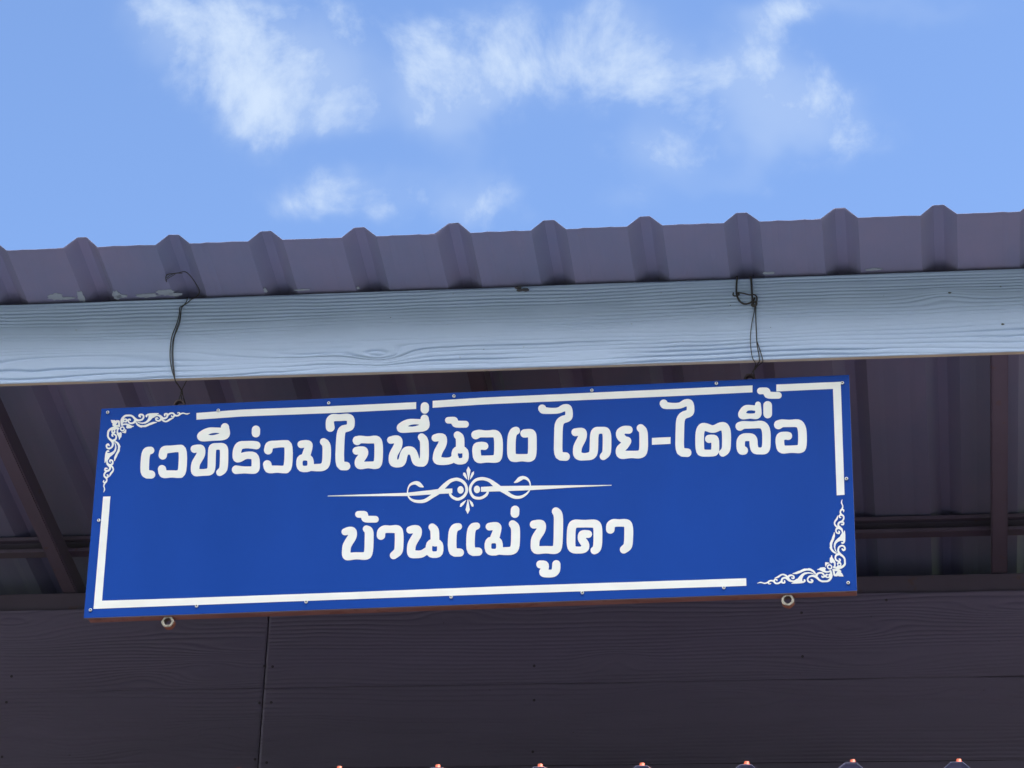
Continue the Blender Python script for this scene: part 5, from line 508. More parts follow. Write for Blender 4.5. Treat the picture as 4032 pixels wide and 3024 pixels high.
 'ornament_a': [[-786.5,278.9,-788.8,277.5,-789.1,277.0,-789.0,276.1,-788.5,275.6,-787.6,275.3,-785.4,276.3,-785.0,276.2,-784.2,275.4,-784.2,273.4,-784.7,272.5,-786.0,271.5,-788.2,270.8,-790.0,271.0,-792.4,271.9,-794.8,273.9,-795.8,275.4,-797.2,277.0,-799.1,278.2,-801.5,279.0,-804.7,279.3,-807.8,278.8,-811.3,277.2,-813.9,275.2,-815.4,276.9,-817.3,277.9,-820.0,278.3,-822.3,277.8,-824.1,276.8,-825.1,275.4,-825.2,273.4,-824.2,270.0,-823.9,269.5,-823.0,268.9,-822.1,268.8,-821.2,269.2,-820.7,270.3,-821.2,273.2,-820.6,273.7,-819.7,273.9,-818.3,273.5,-817.9,272.1,-817.8,270.2,-818.5,267.8,-819.6,266.2,-821.4,265.3,-823.6,265.0,-825.0,265.2,-825.9,265.7,-828.4,268.1,-831.8,271.0,-833.7,272.5,-835.1,273.3,-837.4,273.9,-841.5,274.5,-843.4,274.6,-845.8,275.4,-843.0,275.8,-839.4,277.5,-839.6,278.0,-840.5,278.7,-851.9,279.3,-864.6,278.9,-870.4,277.9,-875.0,274.9,-875.9,271.0,-873.3,268.2,-870.9,268.3,-870.7,268.8,-870.6,272.7,-868.7,273.6,-868.3,273.4,-867.2,272.5,-867.1,266.7,-869.5,260.5,-874.2,255.3,-881.8,253.1,-889.1,253.4,-895.6,255.7,-899.8,256.8,-900.7,256.7,-898.3,255.5,-891.2,251.4,-882.4,249.3,-873.8,249.9,-866.4,253.7,-860.0,260.1,-855.5,265.9,-853.0,266.0,-851.0,267.2,-847.6,269.8,-846.2,270.3,-844.4,270.5,-842.6,270.1,-840.3,269.4,-837.9,268.0,-835.9,265.7,-834.9,263.8,-834.6,262.7,-835.3,260.8,-836.8,259.2,-839.1,258.4,-841.3,258.6,-843.7,259.8,-844.2,260.8,-844.3,262.0,-843.0,262.4,-840.2,261.7,-839.4,262.5,-839.3,263.4,-839.5,263.9,-841.3,266.0,-842.8,266.8,-845.1,266.9,-847.0,266.2,-847.7,265.6,-848.4,264.4,-848.6,262.9,-848.4,261.0,-847.8,259.0,-846.9,257.5,-844.7,255.6,-841.5,254.1,-839.2,253.7,-837.4,253.8,-835.1,254.3,-833.4,255.1,-832.1,256.1,-830.8,257.5,-826.5,253.8,-823.2,252.0,-820.0,251.1,-818.1,251.0,-815.9,251.2,-813.7,251.9,-811.5,252.9,-805.4,257.1,-797.4,261.9,-797.6,262.5,-799.5,262.8,-803.5,262.6,-806.7,262.1,-809.7,260.7,-814.9,256.5,-816.6,255.6,-818.4,255.1,-819.8,255.2,-821.4,255.8,-824.0,257.4,-826.7,259.4,-826.4,259.6,-823.7,259.4,-821.5,259.7,-818.8,260.6,-817.0,261.6,-815.7,262.8,-814.3,264.7,-813.2,267.0,-812.7,269.4,-811.8,270.6,-809.6,272.6,-806.6,274.2,-804.3,274.7,-802.1,274.6,-800.7,274.1,-799.7,273.0,-798.9,271.2,-798.7,269.7,-798.9,268.8,-799.4,268.2,-800.2,267.7,-801.6,268.1,-802.1,268.4,-802.7,270.4,-803.6,270.9,-804.5,270.5,-804.8,270.0,-805.1,267.6,-804.6,266.1,-803.7,265.0,-801.8,263.9,-799.5,263.3,-797.7,263.8,-796.8,264.3,-795.5,265.7,-794.4,267.7,-792.5,267.0,-790.2,266.6,-787.9,266.6,-784.8,267.2,-781.7,268.6,-780.9,269.4,-780.0,270.6,-778.3,271.7,-773.9,273.5,-772.6,273.8,-771.2,273.7,-764.2,271.1,-762.0,270.8,-760.6,271.0,-758.4,271.8,-753.6,274.3,-753.6,274.6,-754.1,274.9,-759.9,274.2,-763.1,274.3,-766.3,275.1,-771.0,276.9,-772.3,277.1,-775.9,276.8,-779.9,275.6,-781.4,277.6,-782.9,278.7,-785.2,279.2], [-890.5,279.5,-891.9,279.3,-893.2,278.5,-894.0,277.7,-895.2,275.8,-895.5,274.4,-895.5,272.9,-894.5,270.9,-893.4,269.9,-890.4,268.3,-889.7,268.1,-888.8,268.3,-887.9,269.2,-887.8,270.6,-888.4,271.6,-890.1,273.7,-889.7,274.3,-889.2,274.5,-887.0,274.5,-885.1,273.9,-883.8,272.9,-883.1,271.4,-882.9,269.4,-883.3,268.0,-884.1,266.3,-886.0,264.2,-888.0,263.3,-891.6,262.7,-893.4,262.7,-894.8,263.0,-897.1,263.9,-899.0,265.0,-902.4,267.7,-908.3,273.5,-911.6,275.9,-915.4,277.7,-919.1,278.4,-928.7,278.6,-931.8,278.2,-934.8,276.8,-938.3,273.8,-941.1,270.3,-942.5,267.4,-943.6,263.6,-943.8,259.7,-943.3,255.8,-942.1,251.3,-940.4,246.4,-939.8,245.9,-938.9,245.6,-936.7,246.2,-934.2,248.4,-928.2,248.5,-927.8,248.2,-924.7,245.7,-926.3,243.8,-927.1,240.9,-923.4,237.8,-912.9,238.3,-910.4,241.2,-905.9,242.3,-905.4,244.3,-910.2,244.7,-914.0,246.5,-919.7,250.3,-926.7,252.7,-934.9,252.2,-936.6,251.2,-936.9,251.6,-936.7,255.5,-934.7,256.0,-933.5,257.9,-933.2,257.2,-932.5,256.5,-929.2,255.6,-927.9,255.6,-927.0,256.0,-926.1,256.7,-924.5,259.3,-923.1,256.3,-920.8,253.2,-918.5,251.4,-915.7,250.4,-912.0,250.0,-909.7,250.2,-907.5,250.7,-904.9,251.9,-903.1,253.2,-902.3,254.3,-901.9,254.3,-900.3,249.8,-896.2,244.6,-889.5,240.2,-884.4,238.4,-881.7,239.8,-873.1,239.4,-865.6,242.5,-862.5,244.4,-857.2,245.7,-848.0,249.7,-843.5,251.0,-843.1,251.5,-843.6,252.4,-844.1,252.6,-853.2,253.7,-862.5,250.7,-871.8,246.4,-878.9,244.8,-887.1,245.5,-893.8,249.1,-898.7,254.4,-901.1,255.9,-901.2,256.2,-900.7,256.7,-900.7,257.1,-900.2,258.1,-899.9,258.4,-896.6,257.4,-893.0,257.1,-888.9,257.7,-884.9,258.9,-882.3,260.7,-880.4,263.0,-878.9,265.8,-878.3,268.2,-878.4,270.7,-879.0,273.1,-880.0,275.1,-881.7,277.0,-883.6,278.3,-885.5,279.1,-888.3,279.6], [-923.6,273.3,-918.7,273.2,-916.4,272.8,-913.6,271.4,-911.0,269.3,-907.1,263.9,-905.7,262.2,-907.2,257.9,-908.0,256.7,-910.1,255.2,-912.3,254.6,-915.5,254.9,-917.0,255.5,-917.6,256.0,-918.5,257.0,-919.8,259.0,-920.7,261.5,-920.2,261.8,-918.8,261.8,-917.8,260.6,-916.8,260.1,-915.9,260.2,-915.1,260.9,-914.8,262.2,-915.6,264.2,-916.7,265.7,-917.8,266.3,-919.1,266.6,-921.4,266.3,-923.2,265.5,-924.4,264.0,-926.4,266.0,-929.2,267.2,-931.9,267.4,-935.1,266.8,-935.3,267.1,-935.1,267.3,-933.3,269.9,-932.0,271.3,-930.5,272.4,-927.8,273.2], [-932.3,263.5,-930.8,263.7,-929.8,263.4,-929.1,262.4,-929.3,260.5,-929.6,259.8,-930.0,259.7,-932.7,259.7,-933.4,259.2,-933.6,258.5,-933.7,259.2,-933.5,262.6,-933.2,263.1], [-970.5,264.6,-970.6,264.4,-968.1,257.4,-964.1,252.9,-963.9,252.4,-965.5,251.0,-965.4,249.5,-961.0,245.0,-961.0,244.5,-963.0,244.3,-965.6,243.6,-969.6,241.8,-973.0,239.1,-976.1,235.5,-977.1,233.6,-977.8,230.7,-977.7,219.1,-977.1,216.1,-976.6,214.7,-974.4,210.7,-971.6,207.2,-966.5,202.2,-963.8,198.6,-962.2,194.6,-962.0,193.2,-962.1,190.8,-963.1,187.3,-963.9,186.2,-965.2,185.1,-967.4,183.9,-968.7,183.5,-970.1,183.5,-971.8,184.0,-972.9,184.7,-973.8,186.0,-974.2,188.0,-974.1,189.9,-972.9,190.5,-970.9,188.6,-969.5,188.1,-968.2,188.8,-967.8,189.6,-967.9,190.6,-969.7,194.0,-970.5,195.0,-972.4,196.1,-974.2,196.1,-976.4,195.2,-977.8,193.9,-978.4,193.0,-978.8,191.6,-979.0,190.1,-978.7,187.2,-978.2,185.3,-977.3,183.3,-976.1,181.8,-974.4,180.3,-972.5,179.3,-970.2,178.7,-967.9,178.6,-966.5,178.9,-963.9,180.0,-961.3,181.8,-959.6,183.5,-958.2,186.3,-957.3,189.6,-956.8,193.4,-957.2,197.3,-958.0,200.3,-956.9,201.0,-956.4,200.8,-956.3,201.1,-955.6,201.7,-953.9,199.1,-948.7,194.3,-945.0,187.6,-944.3,179.8,-946.0,172.2,-950.3,162.8,-953.2,153.8,-952.1,144.5,-952.0,144.1,-950.7,143.5,-949.3,148.3,-945.2,157.7,-943.9,163.0,-942.0,166.2,-939.0,173.3,-939.4,182.0,-939.3,182.5,-938.0,184.8,-939.9,190.2,-944.3,196.7,-949.2,200.6,-954.1,202.5,-952.2,204.3,-950.5,207.6,-949.8,211.0,-949.8,214.9,-950.5,217.8,-951.2,219.3,-952.0,220.5,-955.0,223.1,-958.6,225.0,-956.5,226.3,-955.7,227.2,-955.2,228.7,-955.5,230.6,-956.2,233.1,-956.7,233.7,-957.6,234.1,-956.7,234.3,-955.9,234.9,-955.1,236.9,-951.5,237.2,-951.0,236.9,-951.8,235.3,-952.3,227.6,-950.1,220.7,-946.1,214.7,-944.2,210.7,-943.9,206.4,-943.6,205.8,-941.9,206.3,-940.6,211.0,-937.8,213.3,-937.4,224.0,-940.3,227.4,-940.8,227.6,-943.0,226.9,-945.1,225.2,-945.3,225.3,-947.8,228.3,-948.0,228.8,-948.0,234.6,-945.7,237.4,-945.2,239.8,-945.9,240.8,-946.8,241.4,-954.0,243.7,-952.5,243.9,-943.3,243.1,-945.8,260.3,-948.0,262.8,-948.5,263.0,-954.9,263.6,-957.0,261.5,-959.0,263.8], [-950.6,258.1,-950.4,258.5,-950.2,258.1,-949.1,249.2,-956.1,249.5], [-938.9,244.5,-940.2,244.1,-941.5,243.3,-943.1,241.2,-943.8,238.8,-943.8,237.3,-943.5,235.9,-942.2,233.4,-940.1,231.3,-938.7,230.5,-937.3,230.1,-934.6,230.1,-933.3,230.5,-932.0,231.4,-930.5,233.3,-929.8,235.7,-929.8,237.2,-930.1,238.6,-931.4,241.1,-932.3,242.3,-933.8,243.4,-936.1,244.4], [-938.6,240.5,-937.2,240.8,-935.8,240.5,-934.8,239.8,-933.9,238.8,-933.5,237.8,-933.4,236.4,-934.0,234.9,-934.9,234.1,-936.2,233.8,-937.6,234.0,-938.8,234.7,-939.7,235.7,-940.2,237.2,-940.1,238.6,-939.4,239.9], [-927.4,236.8,-929.3,231.8,-932.7,228.6,-938.3,227.4,-929.6,224.3,-926.0,224.5,-925.5,231.6,-926.9,236.2], [-966.8,235.5,-966.4,235.7,-966.2,235.5,-966.8,232.6,-966.8,230.7,-966.5,229.2,-965.7,227.2,-964.0,225.2,-964.0,224.7,-965.1,223.3,-965.9,220.9,-965.9,219.0,-965.4,217.5,-964.5,216.5,-963.5,215.9,-961.6,215.2,-960.6,215.4,-959.9,216.2,-959.8,217.3,-960.2,218.2,-961.6,219.8,-961.4,220.7,-961.2,221.0,-960.2,220.9,-957.9,219.9,-955.5,218.0,-954.5,216.5,-954.1,215.1,-954.0,213.1,-954.2,211.7,-954.8,210.3,-955.7,209.0,-957.0,208.0,-961.8,206.1,-963.8,208.0,-967.6,210.5,-969.2,211.9,-970.6,213.5,-971.8,215.4,-972.8,218.4,-973.1,221.8,-972.9,227.1,-972.5,230.0,-971.8,231.4,-970.7,232.6,-969.0,234.1], [-962.1,233.9,-959.4,234.0,-959.0,233.8,-959.3,232.7,-959.1,230.2,-960.5,229.8,-961.8,229.7,-963.1,230.5,-963.3,231.5,-963.1,232.9,-962.6,233.7], [-956.0,200.7,-956.2,200.2,-956.1,199.7,-955.3,196.3,-952.9,189.4,-952.7,182.1,-955.0,174.5,-960.0,170.1,-965.7,167.7,-972.0,167.7,-973.2,169.1,-972.4,171.0,-968.0,171.3,-967.6,173.7,-970.4,176.3,-974.4,175.5,-977.3,171.2,-978.4,165.0,-978.8,152.5,-978.3,141.0,-977.6,140.1,-977.1,139.8,-975.4,143.2,-974.9,146.6,-974.0,143.2,-973.2,137.4,-972.6,135.4,-971.8,133.9,-970.3,132.0,-967.1,128.4,-964.7,126.0,-964.4,124.5,-964.6,122.1,-965.2,120.7,-966.7,119.3,-968.6,118.6,-970.4,118.4,-972.3,118.6,-973.2,119.0,-973.5,119.6,-973.5,120.6,-973.0,121.6,-970.2,121.0,-969.3,121.2,-968.7,121.8,-968.4,122.8,-968.6,123.7,-969.1,124.4,-970.0,125.0,-973.3,125.8,-975.1,125.6,-975.9,125.0,-976.6,124.1,-977.3,122.7,-977.6,121.3,-977.6,119.3,-977.2,117.4,-976.1,115.6,-974.6,114.4,-976.7,111.7,-978.2,108.4,-978.7,105.0,-978.4,101.7,-977.5,99.4,-976.5,97.8,-975.5,96.7,-973.4,95.2,-971.6,93.2,-970.6,91.3,-970.1,89.4,-970.2,88.4,-970.7,87.0,-972.3,85.0,-974.6,84.7,-975.0,84.8,-975.7,85.3,-975.9,85.8,-974.9,88.1,-975.2,89.1,-975.9,89.6,-976.3,89.6,-977.0,89.2,-978.1,87.3,-978.6,85.9,-978.4,84.0,-977.7,82.5,-976.6,81.3,-975.1,80.5,-976.3,76.3,-976.5,72.9,-976.2,71.0,-974.5,66.7,-973.7,63.3,-973.7,60.4,-974.4,54.3,-974.0,54.0,-971.4,58.9,-970.6,61.3,-970.5,62.2,-970.8,64.6,-973.4,71.9,-973.2,74.2,-972.2,77.0,-971.0,79.3,-970.2,80.5,-968.5,81.8,-967.3,84.0,-966.6,86.3,-966.2,89.7,-966.4,92.1,-967.2,94.5,-967.0,94.9,-965.3,95.8,-964.0,97.2,-963.3,98.6,-963.1,100.0,-963.5,102.0,-964.5,103.9,-965.8,105.2,-967.2,105.7,-969.9,105.2,-970.3,104.2,-970.2,103.6,-969.7,103.0,-967.8,102.4,-967.5,102.1,-967.1,100.7,-967.6,99.9,-968.5,99.3,-969.4,99.2,-971.2,99.6,-972.6,100.3,-973.9,101.5,-974.2,102.4,-974.4,104.4,-974.0,106.7,-972.5,109.7,-970.4,112.0,-969.1,113.0,-966.9,113.5,-964.3,114.6,-962.7,115.8,-961.3,117.3,-960.1,119.5,-959.2,122.8,-959.1,125.2,-959.4,127.8,-956.9,124.7,-955.7,122.7,-954.7,120.7,-954.5,119.3,-954.8,117.8,-955.8,115.5,-960.0,110.4,-961.0,108.5,-961.5,107.1,-962.0,104.3,-962.3,100.0,-962.0,98.1,-961.6,97.8,-956.8,105.7,-952.7,111.6,-951.6,114.0,-950.8,117.2,-950.8,120.5,-951.8,123.9,-953.4,126.9,-956.9,131.4,-955.2,133.2,-954.4,134.6,-953.7,136.5,-953.4,138.3,-953.5,140.3,-953.7,141.8,-954.3,143.4,-955.5,145.7,-957.4,147.7,-958.7,148.5,-960.6,149.0,-962.4,149.2,-963.8,149.1,-964.8,148.5,-965.6,147.6,-966.3,145.7,-966.2,143.3,-965.5,141.8,-963.5,140.0,-963.1,139.8,-962.1,139.7,-961.4,140.7,-961.3,141.2,-962.0,143.1,-962.0,144.1,-961.6,144.7,-960.3,144.6,-959.3,144.2,-958.5,142.9,-957.9,141.5,-957.8,139.6,-958.7,137.2,-960.4,135.8,-962.2,135.2,-964.6,136.1,-966.5,137.3,-967.8,138.6,-969.1,141.0,-969.8,143.0,-970.1,144.9,-969.9,146.8,-969.6,147.8,-967.1,151.1,-965.8,153.4,-965.7,155.8,-959.7,160.4,-953.4,166.8,-949.5,174.3,-948.9,182.9,-950.9,191.7,-955.0,198.7]],
